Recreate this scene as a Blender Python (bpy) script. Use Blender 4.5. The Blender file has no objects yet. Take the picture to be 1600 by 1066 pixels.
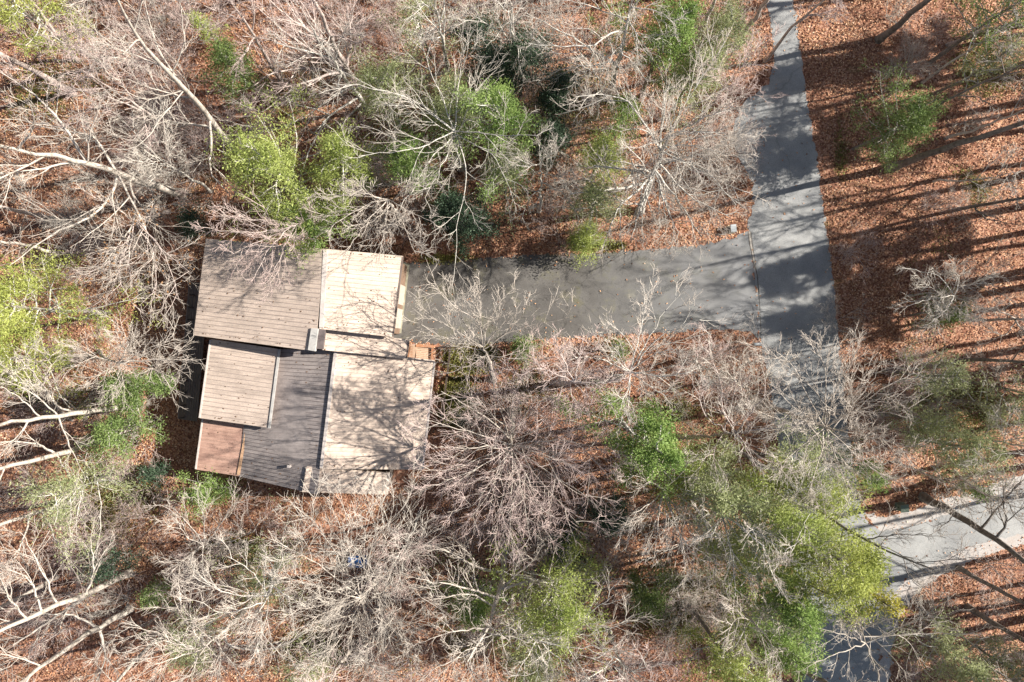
import bpy, math
import numpy as np
from mathutils import Vector
R = math.radians
# ------------------------------------------------------------------ camera, world, sun, exposure
H = 53.33                      # drone height above the road, metres
F = 1600 * 24 / 36.0           # focal length in photo pixels
scene = bpy.context.scene
C = scene.collection
cam_d = bpy.data.cameras.new('camera'); cam = bpy.data.objects.new('camera', cam_d); C.objects.link(cam)
cam_d.lens = 24; cam_d.sensor_width = 36; cam_d.clip_end = 3000
cam.location = (0, 0, H); cam.rotation_euler = (0, 0, 0)
scene.camera = cam
SUN_EL, SUN_AZ = R(33), R(10.5)          # azimuth measured from +X towards +Y
world = bpy.data.worlds.new('World'); scene.world = world; world.use_nodes = True
nt = world.node_tree; nt.nodes.clear()
sky = nt.nodes.new('ShaderNodeTexSky'); sky.sky_type = 'NISHITA'; sky.sun_disc = False
sky.sun_elevation = SUN_EL; sky.sun_rotation = R(90) - SUN_AZ
bg = nt.nodes.new('ShaderNodeBackground'); bg.inputs['Strength'].default_value = 0.05
wo = nt.nodes.new('ShaderNodeOutputWorld')
nt.links.new(sky.outputs[0], bg.inputs[0]); nt.links.new(bg.outputs[0], wo.inputs[0])
sl = bpy.data.lights.new('sun', 'SUN'); sl.energy = 5.0; sl.angle = R(0.53); sl.color = (1, 0.955, 0.88)
so = bpy.data.objects.new('sun', sl); C.objects.link(so)
sd = Vector((math.cos(SUN_EL) * math.cos(SUN_AZ), math.cos(SUN_EL) * math.sin(SUN_AZ), math.sin(SUN_EL)))
so.rotation_euler = sd.to_track_quat('Z', 'Y').to_euler(); so.location = sd * 80
scene.view_settings.view_transform = 'Standard'; scene.view_settings.look = 'None'
scene.view_settings.gamma = 1; scene.view_settings.exposure = 1.24
scene.cycles.max_bounces = 5; scene.cycles.diffuse_bounces = 2; scene.cycles.transparent_max_bounces = 4

# ------------------------------------------------------------------ helpers
def P(px, py, z=0.0):
    s = (H - z) / F
    return np.array([(px - 800) * s, (533 - py) * s, z])

def tag(o, label=None, cat=None, group=None, kind=None):
    if label: o['label'] = label
    if cat: o['category'] = cat
    if group: o['group'] = group
    if kind: o['kind'] = kind
    return o

def empty(name, loc):
    o = bpy.data.objects.new(name, None); o.location = [float(v) for v in loc]; o.empty_display_size = .3
    C.objects.link(o); return o

def mesh_obj(name, V, faces, mat, parent=None, smooth=False, mi=None):
    """V (n,3) world coordinates; faces (m,k) array or a list of tuples"""
    V = np.asarray(V, dtype=np.float32)
    q_ = parent
    while q_ is not None: V = V - np.array(q_.location, dtype=np.float32); q_ = q_.parent
    me = bpy.data.meshes.new(name)
    if isinstance(faces, np.ndarray):
        m, k = faces.shape
        me.vertices.add(len(V)); me.vertices.foreach_set('co', V.ravel())
        me.loops.add(m * k); me.loops.foreach_set('vertex_index', faces.astype(np.int32).ravel())
        me.polygons.add(m)
        me.polygons.foreach_set('loop_start', np.arange(0, m * k, k, dtype=np.int32))
        me.polygons.foreach_set('loop_total', np.full(m, k, dtype=np.int32))
        me.update(calc_edges=True)
    else:
        me.from_pydata([tuple(map(float, v)) for v in V], [], faces); me.update()
    mats = mat if isinstance(mat, (list, tuple)) else [mat]
    for m_ in mats: me.materials.append(m_)
    if mi is not None: me.polygons.foreach_set('material_index', np.asarray(mi, dtype=np.int32))
    if smooth: me.polygons.foreach_set('use_smooth', np.ones(len(me.polygons), dtype=bool))
    o = bpy.data.objects.new(name, me); C.objects.link(o)
    if parent is not None: o.parent = parent
    return o

class MB:
    def __init__(s): s.v = []; s.f = []
    def add(s, vs, fs):
        b = len(s.v); s.v += [np.asarray(v, float) for v in vs]; s.f += [tuple(b + i for i in f) for f in fs]
    def box(s, c, size, ax=0.0, tilt=None):
        """box centred at c, rotated ax about z"""
        ca, sa = math.cos(ax), math.sin(ax); hx, hy, hz = [d / 2 for d in size]; vs = []
        for dz in (-hz, hz):
            for dx, dy in ((-hx, -hy), (hx, -hy), (hx, hy), (-hx, hy)):
                vs.append((c[0] + dx * ca - dy * sa, c[1] + dx * sa + dy * ca, c[2] + dz))
        s.add(vs, [(3, 2, 1, 0), (4, 5, 6, 7), (0, 1, 5, 4), (1, 2, 6, 5), (2, 3, 7, 6), (3, 0, 4, 7)])
    def beam(s, a, b, w, h):
        """bar with top centreline a-b, width w (horizontal), depth h downward"""
        a = np.asarray(a, float); b = np.asarray(b, float); d = b - a; d /= np.linalg.norm(d)
        sd_ = np.cross(d, (0, 0, 1)); n = np.linalg.norm(sd_)
        sd_ = np.array([1., 0, 0]) if n < 1e-4 else sd_ / n
        up = np.cross(sd_, d); vs = []
        for p in (a, b):
            for (i, j) in ((-1, -1), (1, -1), (1, 0), (-1, 0)): vs.append(p + sd_ * i * w / 2 + up * j * h)
        s.add(vs, [(0, 1, 2, 3), (7, 6, 5, 4), (0, 4, 5, 1), (1, 5, 6, 2), (2, 6, 7, 3), (3, 7, 4, 0)])
    def prism(s, top, bot):
        n = len(top); s.add(list(top) + list(bot), [tuple(range(n)), tuple(range(2 * n - 1, n - 1, -1))] +
              [(i, n + i, n + (i + 1) % n, (i + 1) % n) for i in range(n)])
    def build(s, name, mat, parent=None, smooth=False): return mesh_obj(name, s.v, s.f, mat, parent, smooth)

# ------------------------------------------------------------------ materials
def new_mat(name, rough=0.9):
    m = bpy.data.materials.new(name); m.use_nodes = True; n = m.node_tree
    b = n.nodes['Principled BSDF']; b.inputs['Roughness'].default_value = rough
    b.inputs['Specular IOR Level'].default_value = 0.25
    return m, n, b
def noise(n, scale, detail=4, rough=.6, vec=None):
    t = n.nodes.new('ShaderNodeTexNoise'); t.inputs['Scale'].default_value = scale
    t.inputs['Detail'].default_value = detail; t.inputs['Roughness'].default_value = rough
    if vec is None:
        g = n.nodes.new('ShaderNodeNewGeometry'); vec = g.outputs['Position']
    n.links.new(vec, t.inputs['Vector']); return t.outputs['Fac']
def ramp(n, fac, stops, interp='LINEAR'):
    r = n.nodes.new('ShaderNodeValToRGB'); r.color_ramp.interpolation = interp
    e = r.color_ramp.elements
    while len(e) < len(stops): e.new(.5)
    for el, (p, c) in zip(e, stops): el.position = p; el.color = (*c, 1) if len(c) == 3 else c
    n.links.new(fac, r.inputs['Fac']); return r.outputs['Color']
def mix(n, fac, a, b, mode='MIX'):
    m = n.nodes.new('ShaderNodeMix'); m.data_type = 'RGBA'; m.blend_type = mode
    for idx, v in ((0, fac), (6, a), (7, b)):
        if hasattr(v, 'is_output'): n.links.new(v, m.inputs[idx])
        else: m.inputs[idx].default_value = v if idx == 0 else (*v, 1)
    return m.outputs[2]
def bump(n, b, h, strength=.5, dist=.05):
    bp = n.nodes.new('ShaderNodeBump'); bp.inputs['Strength'].default_value = strength
    bp.inputs['Distance'].default_value = dist; n.links.new(h, bp.inputs['Height'])
    n.links.new(bp.outputs[0], b.inputs['Normal'])
def g3(v): return (v, v, v)

def bark_mat(name, light, dark, warm=None):
    m, n, b = new_mat(name)
    f = noise(n, 3.0, 6, .7)
    c = ramp(n, f, [(.32, dark), (.5, light), (.75, warm or light)])
    n.links.new(c, b.inputs['Base Color'])
    bump(n, b, noise(n, 14, 4, .7), .5, .03)
    return m
BARK = {
 'cream': bark_mat('bark_cream', (.46, .40, .34), (.19, .16, .13), (.54, .49, .43)),
 'pink': bark_mat('bark_pink', (.47, .385, .34), (.21, .155, .13), (.55, .47, .43)),
 'grey': bark_mat('bark_grey', (.53, .49, .43), (.23, .205, .17), (.62, .585, .53)),
 'dark': bark_mat('bark_dark', (.20, .17, .145), (.09, .075, .06), (.30, .27, .24)),  # right-side trunks: their shaded face put into the bark colour; also evergreen trunks
 'twig_cream': bark_mat('twig_cream', (.56, .49, .42), (.31, .26, .21)),
 'twig_pink': bark_mat('twig_pink', (.58, .455, .41), (.36, .25, .22)),
 'twig_grey': bark_mat('twig_grey', (.56, .50, .43), (.33, .285, .235)),
 'twig_dark': bark_mat('twig_dark', (.38, .33, .285), (.20, .17, .14)),
}
def leaf_mat(name, stops, trans=.45):
    m, n, b = new_mat(name, .6)
    g = n.nodes.new('ShaderNodeNewGeometry')
    big = noise(n, .55, 3, .6)
    c = ramp(n, g.outputs['Random Per Island'], stops)
    c = mix(n, .45, c, ramp(n, big, [(.35, stops[0][1]), (.65, stops[-1][1])]))
    n.links.new(c, b.inputs['Base Color'])
    t = n.nodes.new('ShaderNodeBsdfTranslucent'); n.links.new(c, t.inputs['Color'])
    mx = n.nodes.new('ShaderNodeMixShader'); mx.inputs[0].default_value = trans
    out = n.nodes['Material Output']
    n.links.new(b.outputs[0], mx.inputs[1]); n.links.new(t.outputs[0], mx.inputs[2]); n.links.new(mx.outputs[0], out.inputs[0])
    return m
LEAF = {
 'yellow': leaf_mat('foliage_yellow_green', [(0, (.14, .19, .035)), (.5, (.34, .41, .10)), (1, (.58, .63, .22))]),
 'lemon': leaf_mat('foliage_lemon', [(0, (.17, .21, .04)), (.5, (.40, .45, .10)), (1, (.64, .67, .22))]),
 'gold': leaf_mat('foliage_gold', [(0, (.20, .20, .03)), (.5, (.34, .34, .06)), (1, (.50, .42, .06))]),
 'bright': leaf_mat('foliage_bright_green', [(0, (.08, .15, .03)), (.5, (.24, .36, .09)), (1, (.46, .58, .20))]),
 'green': leaf_mat('foliage_green', [(0, (.05, .09, .025)), (.5, (.17, .25, .07)), (1, (.36, .45, .16))]),
 'pale': leaf_mat('foliage_pale_green', [(0, (.15, .19, .07)), (.5, (.35, .39, .18)), (1, (.58, .60, .33))]),
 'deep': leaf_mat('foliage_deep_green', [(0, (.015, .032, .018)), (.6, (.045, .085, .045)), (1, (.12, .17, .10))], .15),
 'brown': leaf_mat('dead_leaves', [(0, (.24, .12, .05)), (1, (.50, .30, .15))]),
}
# ------------------------------------------------------------------ pavement outlines (photo pixels at ground level)
ROAD = [(1150,-700),(1192,-80),(1198,0),(1207,60),(1210,95),(1203,125),(1186,142),(1163,160),(1148,190),(1145,225),(1158,255),(1176,285),(1176,320),(1168,350),(1172,372),
        (1180,440),(1186,515),(1191,545),(1200,585),(1208,640),(1216,700),(1224,770),(1234,850),(1244,930),(1251,1000),(1254,1066),(1258,1160),(1275,1800),
        (1390,1800),(1372,1160),(1373,1066),(1376,1010),(1378,985),(1385,952),(1398,925),(1420,903),(1450,884),(1483,868),(1520,853),(1560,842),(1600,834),(1760,815),(2300,700),
        (2300,600),(1760,715),(1600,762),(1552,777),(1530,786),(1483,804),(1419,824),(1380,830),(1358,818),(1345,790),(1336,745),(1326,680),(1320,620),(1312,540),(1303,450),
        (1293,370),(1280,270),(1262,160),(1250,80),(1240,0),(1232,-80),(1195,-700)]
DRIVE = [(1172,362),(1168,360),(1150,371),(1120,378),(1080,384),(1000,390),(900,397),(830,398),(760,402),(700,407),(628,412),
         (608,470),(606,532),(660,536),(740,541),(800,535),(860,529),(930,525),(1000,522),(1060,519),(1110,516),(1150,515),(1172,520),(1187,530)]
PAD = [(1216,122),(1192,121),(1166,118),(1146,150),(1134,190),(1140,230),(1160,262),(1186,285),(1200,240),(1206,190)]
GRAVEL_N = [(1350,800),(1380,808),(1430,797),(1480,778),(1530,765),(1600,740),(1700,715),(1700,738),(1600,765),(1530,789),(1483,808),(1419,828),(1376,834)]
GRAVEL_S = [(1372,1160),(1373,1066),(1376,1010),(1378,981),(1384,948),(1396,922),(1419,900),(1450,881),(1483,865),(1520,850),(1560,839),(1600,831),(1700,820),(1700,838),
            (1600,852),(1560,861),(1520,876),(1485,892),(1450,912),(1422,938),(1404,970),(1395,1010),(1390,1066),(1388,1160)]
def jitter_poly(poly, step=6, amp=1.6, seed=0):
    rg = np.random.default_rng(seed); out = []
    n = len(poly)
    for i in range(n):
        a = np.array(poly[i], float); b = np.array(poly[(i + 1) % n], float); L = np.linalg.norm(b - a)
        k = max(1, int(L / step)); nrm = np.array([-(b - a)[1], (b - a)[0]]) / max(L, 1e-6)
        for j in range(k): out.append(a + (b - a) * j / k + nrm * rg.normal(0, amp) * (1 if j else .5))
    return out
def inside(poly, x, y):
    poly = np.array(poly, float); res = np.zeros(len(x), bool); n = len(poly); j = n - 1
    for i in range(n):
        xi, yi = poly[i]; xj, yj = poly[j]
        c = ((yi > y) != (yj > y)) & (x < (xj - xi) * (y - yi) / (yj - yi + 1e-12) + xi)
        res ^= c; j = i
    return res
def sheet(name, poly, z, mat, seed, amp=1.4):
    pts = jitter_poly(poly, 5, amp, seed)
    V = [P(x, y, 0) + np.array([0, 0, z]) for x, y in pts]
    import bmesh
    bm = bmesh.new(); vs = [bm.verts.new(v) for v in V]; f = bm.faces.new(vs); f.normal_update()
    if f.normal.z < 0: f.normal_flip()
    bmesh.ops.triangulate(bm, faces=[f]); me = bpy.data.meshes.new(name); bm.to_mesh(me); bm.free()
    me.materials.append(mat); o = bpy.data.objects.new(name, me); C.objects.link(o); o['kind'] = 'structure'; return o

def asphalt(name, a, b_, c_, sc=.35, crack=.5):
    m, n, b = new_mat(name, .85)
    col = ramp(n, noise(n, sc, 6, .65), [(.3, a), (.5, b_), (.7, c_)])
    fine = ramp(n, noise(n, 18, 3, .8), [(.3, g3(.62)), (.5, g3(1.0)), (.72, g3(1.25))])
    col = mix(n, 1.0, col, fine, 'MULTIPLY')
    v = n.nodes.new('ShaderNodeTexVoronoi'); v.feature = 'DISTANCE_TO_EDGE'; v.inputs['Scale'].default_value = .16
    g = n.nodes.new('ShaderNodeNewGeometry'); w = n.nodes.new('ShaderNodeTexNoise'); w.inputs['Scale'].default_value = .5
    n.links.new(g.outputs['Position'], w.inputs['Vector'])
    ad = n.nodes.new('ShaderNodeVectorMath'); ad.operation = 'ADD'; n.links.new(g.outputs['Position'], ad.inputs[0])
    n.links.new(w.outputs['Color'], ad.inputs[1]); n.links.new(ad.outputs[0], v.inputs['Vector'])
    cr = ramp(n, v.outputs['Distance'], [(0, g3(1 - crack)), (.006, g3(1))])
    col = mix(n, 1.0, col, cr, 'MULTIPLY')
    n.links.new(col, b.inputs['Base Color']); bump(n, b, noise(n, 40, 2, .8), .35, .02); return m
m_road = asphalt('asphalt_road', g3(.21), (.28, .277, .268), (.36, .355, .342), .3, .22)
m_drive = asphalt('asphalt_driveway', (.07, .063, .056), (.115, .106, .097), (.17, .16, .147), .22, .3)
bl = m_drive.node_tree; pb = bl.nodes['Principled BSDF']; old = pb.inputs['Base Color'].links[0].from_socket
old = mix(bl, ramp(bl, noise(bl, .45, 6, .75), [(.52, g3(0)), (.66, g3(.75))]), old, (.12, .11, .055))
old = mix(bl, ramp(bl, noise(bl, 1.7, 5, .75), [(.56, g3(0)), (.64, g3(.65))]), old, (.045, .04, .035)); old = mix(bl, ramp(bl, noise(bl, .9, 6, .7), [(.60, g3(0)), (.72, g3(.6))]), old, (.26, .235, .20)); bl.links.new(old, pb.inputs['Base Color'])
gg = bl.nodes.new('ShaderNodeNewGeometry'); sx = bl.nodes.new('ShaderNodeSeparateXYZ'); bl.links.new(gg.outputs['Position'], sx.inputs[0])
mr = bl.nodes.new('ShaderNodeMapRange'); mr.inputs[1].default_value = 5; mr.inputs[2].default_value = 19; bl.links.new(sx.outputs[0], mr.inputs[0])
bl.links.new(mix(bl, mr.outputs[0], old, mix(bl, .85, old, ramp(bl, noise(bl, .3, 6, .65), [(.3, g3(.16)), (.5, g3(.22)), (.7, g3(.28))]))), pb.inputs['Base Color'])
m_pad = asphalt('asphalt_pad', (.20, .19, .19), (.27, .26, .255), (.33, .32, .315), .5)
m_gravel, n, b = new_mat('gravel', .95)
n.links.new(mix(n, .35, ramp(n, noise(n, 12, 4, .8), [(.3, (.22, .21, .20)), (.5, (.42, .40, .38)), (.75, (.64, .61, .57))]),
                ramp(n, noise(n, 1.2, 4), [(.4, (.40, .36, .33)), (.7, (.30, .17, .10))])), b.inputs['Base Color'])
m_ground, n, b = new_mat('leaf_litter_ground', .95)
big = noise(n, .12, 4, .6); mid = noise(n, 1.1, 5, .7)
v = n.nodes.new('ShaderNodeTexVoronoi'); v.inputs['Scale'].default_value = 8
g = n.nodes.new('ShaderNodeNewGeometry'); n.links.new(g.outputs['Position'], v.inputs['Vector'])
sp = n.nodes.new('ShaderNodeSeparateColor'); n.links.new(v.outputs['Color'], sp.inputs[0])
leafc = ramp(n, sp.outputs[0], [(0, (.10, .04, .025)), (.35, (.25, .11, .065)), (.7, (.42, .215, .14)), (1, (.56, .34, .23))])
col = mix(n, ramp(n, big, [(.42, g3(0)), (.62, g3(.6))]), leafc, (.20, .085, .05))
col = mix(n, ramp(n, noise(n, .35, 5, .7), [(.60, g3(0)), (.70, g3(.5))]), col, (.16, .15, .05))
col = mix(n, ramp(n, mid, [(.35, g3(.4)), (.5, g3(0))]), col, (.12, .055, .035))
n.links.new(col, b.inputs['Base Color']); bump(n, b, sp.outputs[1], .8, .06)

def ground():
    inner = np.arange(-56, 60.1, 1.0); xs = np.concatenate([[-900, -400, -200, -120, -80], inner, [85, 120, 200, 400, 900]])
    inner = np.arange(-42, 42.1, 1.0); ys = np.concatenate([[-900, -400, -200, -120, -70], inner, [70, 120, 200, 400, 900]])
    X, Y = np.meshgrid(xs, ys); px = X * F / H + 800; py = 533 - Y * F / H
    flat = np.zeros(X.shape)
    for dx, dy in [(0, 0)] + [(40 * math.cos(a), 40 * math.sin(a)) for a in np.arange(0, 6.2, .7)]:
        for poly in (ROAD, DRIVE, PAD, GRAVEL_N, GRAVEL_S, [(300,350),(690,350),(690,790),(300,790)]):
            flat = np.maximum(flat, inside(poly, (px + dx).ravel(), (py + dy).ravel()).reshape(X.shape))
    Z = (.28 * np.sin(X * .31 + 1.3 * np.sin(Y * .21)) * np.cos(Y * .37 + np.sin(X * .17)) + .12 * np.sin(X * 1.1 + Y * .7)) * (1 - flat)
    V = np.stack([X, Y, Z], -1).reshape(-1, 3); nx, ny = len(xs), len(ys)
    i = np.arange(nx - 1)[None, :] + np.arange(ny - 1)[:, None] * nx
    Fc = np.stack([i, i + 1, i + nx + 1, i + nx], -1).reshape(-1, 4)
    o = mesh_obj('ground', V, Fc, m_ground, None, True); o['kind'] = 'structure'
ground()
sheet('gravel_shoulder', GRAVEL_N, .004, m_gravel, 1, 2.4); sheet('gravel_shoulder', GRAVEL_S, .004, m_gravel, 2, 2.4)
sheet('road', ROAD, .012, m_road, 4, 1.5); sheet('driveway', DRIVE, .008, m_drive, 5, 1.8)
m_seam, n, b = new_mat('road_seam'); b.inputs['Base Color'].default_value = (.12, .105, .09, 1)
m_seam2, n, b = new_mat('road_seam_pale'); b.inputs['Base Color'].default_value = (.40, .36, .31, 1)
def seam(pts, w, z, mat, name='pavement_seam'):
    V = []; Fs = []
    for i, (x, y) in enumerate(pts):
        p = P(x, y); V += [p + (-w / 2, 0, z), p + (w / 2, 0, z)]
        if i: Fs.append((2*i-2, 2*i-1, 2*i+1, 2*i))
    o = mesh_obj(name, V, Fs, mat); o['kind'] = 'structure'
seam([(1169,362),(1171,380),(1176,405),(1183,430),(1186,460)], .06, .016, m_seam)
seam([(1173,362),(1176,385),(1180,410),(1184,440),(1187,480),(1189,525)], .05, .016, m_seam)
seam([(1171,362),(1173.5,383),(1178,407),(1182.5,432)], .14, .0145, m_seam2)
m_conc, n, b = new_mat('concrete')
n.links.new(ramp(n, noise(n, 1.2, 6, .7), [(.3, (.17, .155, .10)), (.5, (.27, .25, .18)), (.7, (.36, .34, .27))]), b.inputs['Base Color'])
mb = MB(); mb.prism([P(x, y) + (0, 0, .05) for x, y in ((640,412),(590,404),(575,518),(627,521))], [P(x, y) + (0, 0, -.2) for x, y in ((640,412),(590,404),(575,518),(627,521))])
o = mb.build('concrete_apron', m_conc); o['kind'] = 'structure'

# ------------------------------------------------------------------ house
ribdir = R(-7.5)
def roof_mat(name, base, seamc, dirt, sc=.6, pitch=.30):
    m, n, b = new_mat(name, .7)
    f = noise(n, sc, 5, .65)
    c = ramp(n, f, [(.3, dirt), (.55, base), (.8, tuple(min(1, v * 1.12) for v in base))])
    fine = ramp(n, noise(n, 9, 4, .7), [(.3, g3(.86)), (.7, g3(1.08))])
    c = mix(n, 1, c, fine, 'MULTIPLY')
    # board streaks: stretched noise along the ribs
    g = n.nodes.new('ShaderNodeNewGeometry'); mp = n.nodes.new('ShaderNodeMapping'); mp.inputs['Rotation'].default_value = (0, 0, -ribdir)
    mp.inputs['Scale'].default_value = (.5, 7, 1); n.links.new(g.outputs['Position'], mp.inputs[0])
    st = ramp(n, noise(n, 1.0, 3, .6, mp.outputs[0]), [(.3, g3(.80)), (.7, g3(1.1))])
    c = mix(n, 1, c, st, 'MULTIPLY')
    n.links.new(c, b.inputs['Base Color']); return m
m_roofA = roof_mat('roof_pinkish_metal', (.53, .425, .35), None, (.40, .32, .265))
m_roofB = roof_mat('roof_light_metal', (.58, .465, .375), None, (.48, .38, .31))
m_roofD = roof_mat('roof_grey_metal', (.315, .27, .25), None, (.22, .19, .18), 1.0)
m_roofE = roof_mat('roof_rusty_metal', (.45, .28, .215), None, (.31, .18, .14), .9)
def plain(name, col, rough=.8, var=.25, sc=3):
    m, n, b = new_mat(name, rough)
    n.links.new(ramp(n, noise(n, sc, 5, .7), [(.3, tuple(v * (1 - var) for v in col)), (.7, tuple(min(1, v * (1 + var * .5)) for v in col))]), b.inputs['Base Color'])
    return m
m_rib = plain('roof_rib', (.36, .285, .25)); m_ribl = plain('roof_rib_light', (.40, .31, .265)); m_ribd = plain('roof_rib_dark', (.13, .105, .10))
m_wall = plain('brown_siding', (.20, .13, .09), .85, .3, 2); m_trim = plain('pale_trim', (.50, .44, .40)); m_flash = plain('grey_flashing', (.40, .38, .355), .7)
m_tan = plain('tan_trim', (.45, .28, .17)); m_glass, n, b = new_mat('window_glass', .08); b.inputs['Base Color'].default_value = (.03, .035, .04, 1)
m_door = plain('garage_door', (.42, .36, .30)); m_cedar = plain('orange_cedar', (.36, .17, .09), .8, .25, 4); m_tread = plain('tan_tread', (.42, .29, .20), .8, .25, 4); m_deck = plain('weathered_deck', (.17, .13, .11)); m_darkwood = plain('dark_timber', (.07, .05, .04))
house = empty('house', P(500, 580, 0)); tag(house, 'rambling house with overlapping pinkish tan ribbed metal roofs at end of driveway', 'house')
def lerp(a, b, t): return a + (b - a) * t
def panel(q, mat, ribmat, pitch=.30, th=.14, ribw=.035, name='roof', rib=True):
    """q = four (px,py,z): top-left, top-right, bottom-right, bottom-left as seen in the photograph; ribs run left-right"""
    p = [P(*c) for c in q]; mb = MB(); mb.prism(p, [v - (0, 0, th) for v in p])
    ro = mb.build(name, mat, house)
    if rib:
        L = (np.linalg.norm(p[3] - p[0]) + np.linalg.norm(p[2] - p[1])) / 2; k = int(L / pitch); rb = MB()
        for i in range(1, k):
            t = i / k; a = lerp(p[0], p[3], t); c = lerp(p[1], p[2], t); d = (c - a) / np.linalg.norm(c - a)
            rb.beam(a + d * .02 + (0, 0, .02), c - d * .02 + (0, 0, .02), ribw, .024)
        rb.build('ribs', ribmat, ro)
    return p
def uv(p, u, v): return lerp(lerp(p[0], p[1], u), lerp(p[3], p[2], u), v)
def walls(p, u0, u1, v0, v1, drop=.16):
    t = [uv(p, a, c) - (0, 0, drop) for a, c in ((u0, v0), (u1, v0), (u1, v1), (u0, v1))]
    mb = MB(); mb.prism(t, [np.array([v[0], v[1], -.6]) for v in t]); mb.build('wall', m_wall, house); return t
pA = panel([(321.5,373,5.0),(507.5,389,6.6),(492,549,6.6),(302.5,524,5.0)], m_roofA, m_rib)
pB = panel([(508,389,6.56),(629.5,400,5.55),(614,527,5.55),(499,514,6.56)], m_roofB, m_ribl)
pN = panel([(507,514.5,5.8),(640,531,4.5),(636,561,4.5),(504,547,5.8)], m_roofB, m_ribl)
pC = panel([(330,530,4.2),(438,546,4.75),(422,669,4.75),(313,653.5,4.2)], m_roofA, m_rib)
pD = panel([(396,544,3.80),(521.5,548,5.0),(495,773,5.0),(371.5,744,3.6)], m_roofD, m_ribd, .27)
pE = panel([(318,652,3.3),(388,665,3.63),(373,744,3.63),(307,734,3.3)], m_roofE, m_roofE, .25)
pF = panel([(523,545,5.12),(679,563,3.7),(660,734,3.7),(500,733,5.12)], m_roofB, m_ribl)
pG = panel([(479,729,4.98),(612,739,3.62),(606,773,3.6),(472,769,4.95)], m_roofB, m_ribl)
wA = walls(pA, .05, .99, .03, .96); wB = walls(pB, .02, .90, .03, .96); walls(pN, .03, .80, .05, .93)
wC = walls(pC, .05, .97, .04, .96); wD = walls(pD, .03, .99, .05, .965); wE = walls(pE, .07, .98, .03, .95); wF = walls(pF, .01, .93, .03, .97); walls(pG, .02, .94, .02, .92)
def strip(a, c, w, h, mat, name, lift=.05):
    mb = MB(); mb.beam(P(*a) + (0, 0, lift), P(*c) + (0, 0, lift), w, h); return mb.build(name, mat, house)
strip((437,546,4.75), (421,669,4.75), .17, .08, m_flash, 'ridge_cap', .07)
strip((386.5,668,3.64), (372.5,742,3.64), .20, .08, m_tan, 'ridge_cap', .06)
strip((317,653,3.3), (306,733,3.3), .12, .22, m_trim, 'fascia', .04)
strip((329,531,4.2), (312,653,4.2), .12, .22, m_trim, 'fascia', .04)
strip((679,565,3.7), (660.5,733,3.7), .12, .20, m_trim, 'fascia', .04)
strip((508.5,391,6.6), (502,512,6.6), .30, .08, m_trim, 'ridge_cap', .02)
strip((524.5,548,5.14), (502,731,5.14), .22, .08, m_trim, 'ridge_cap', .03)
strip((639,532,4.5), (635,560,4.5), .10, .2, m_deck, 'fascia', .04)
strip((629,402,5.55), (614,526,5.55), .10, .16, m_deck, 'gutter', .03)
mb = MB(); mb.prism([P(x, y, 6.66) for x, y in ((486,513),(497,513.5),(492,549),(481,547))], [P(x, y, 6.75) - (0, 0, .35) for x, y in ((486,513),(497,513.5),(492,549),(481,547))]); mb.build('flashing_cap', m_flash, house)
mb = MB(); mb.prism([P(x, y, 6.5) for x, y in ((498,514.5),(508,515),(504.5,546),(494,545))], [P(x, y, 6.5) - (0, 0, .3) for x, y in ((498,514.5),(508,515),(504.5,546),(494,545))]); mb.build('shingle_step', m_ribd, house)  # dark shingled step beside the ridge; no chimney here
mb = MB(); mb.box(P(453,728,4.6), (.16, .16, .5)); mb.box(P(453,728,4.6) + (0, 0, .28), (.22, .22, .06)); mb.build('roof_vent', m_trim, house)
def on_wall(a, c, t0, t1, z0, z1, mat, name, out=.04, parent=house):
    """box proud of the wall line a-c"""
    a = np.array([a[0], a[1], 0.]); c = np.array([c[0], c[1], 0.]); d = (c - a); L = np.linalg.norm(d); d /= L; mid_ = lerp(a, c, (t0 + t1) / 2)
    mb = MB(); mb.box((mid_[0], mid_[1], (z0 + z1) / 2), (L * (t1 - t0), out * 2, z1 - z0), math.atan2(d[1], d[0])); return mb.build(name, mat, parent)
def window(a, c, t0, t1, z0, z1):
    fr = on_wall(a, c, t0, t1, z0, z1, m_trim, 'window', .05)
    w = t1 - t0; on_wall(a, c, t0 + w * .08, t1 - w * .08, z0 + .1, z1 - .1, m_glass, 'pane', .062, fr)
for t0, t1 in ((.30, .58), (.64, .92)): on_wall(wB[1], wB[2], t0, t1, 0, 2.3, m_door, 'garage_door')
for t0 in (.1, .42, .74): window(wF[1], wF[2], t0, t0 + .16, 1.0, 2.4)
for t0 in (.12, .45, .78): window(wA[0], wA[3], t0, t0 + .12, 1.6, 3.0)
for t0 in (.15, .6): window(wC[0], wC[3], t0, t0 + .22, 1.0, 2.6)
window(wE[0], wE[3], .3, .7, .9, 2.2)
for t0 in (.2, .6): window(wD[3], wD[2], t0, t0 + .15, 1.0, 2.4)

# fallen leaves and grit caught on the roofs
rgr = np.random.default_rng(4); cl = []
for q_, k_ in ((pA, 90), (pB, 60), (pF, 110), (pD, 70), (pC, 50), (pG, 30), (pE, 20), (pN, 30)):
    for _ in range(k_):
        u_, v_ = rgr.random(), rgr.random()
        if rgr.random() < .3: v_ = rgr.choice([.02, .98])
        cl.append(uv(q_, .02 + .96 * u_, .01 + .98 * v_) + (0, 0, .03))
cl = np.array(cl); dd_ = rgr.normal(0, 1, (len(cl), 3)) * [1, 1, .1]; dd_ /= np.linalg.norm(dd_, axis=1, keepdims=True); s2_ = np.cross(dd_, [0, 0, 1.]); lw = (.03 + .05 * rgr.random(len(cl)))[:, None]
o = mesh_obj('roof_leaves', np.stack([cl - dd_ * lw, cl + s2_ * lw * .6, cl + dd_ * lw, cl - s2_ * lw * .6], 1).reshape(-1, 3), np.arange(4 * len(cl)).reshape(-1, 4), plain('roof_leaf_debris', (.17, .10, .06)), house); o['kind'] = 'stuff'
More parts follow.
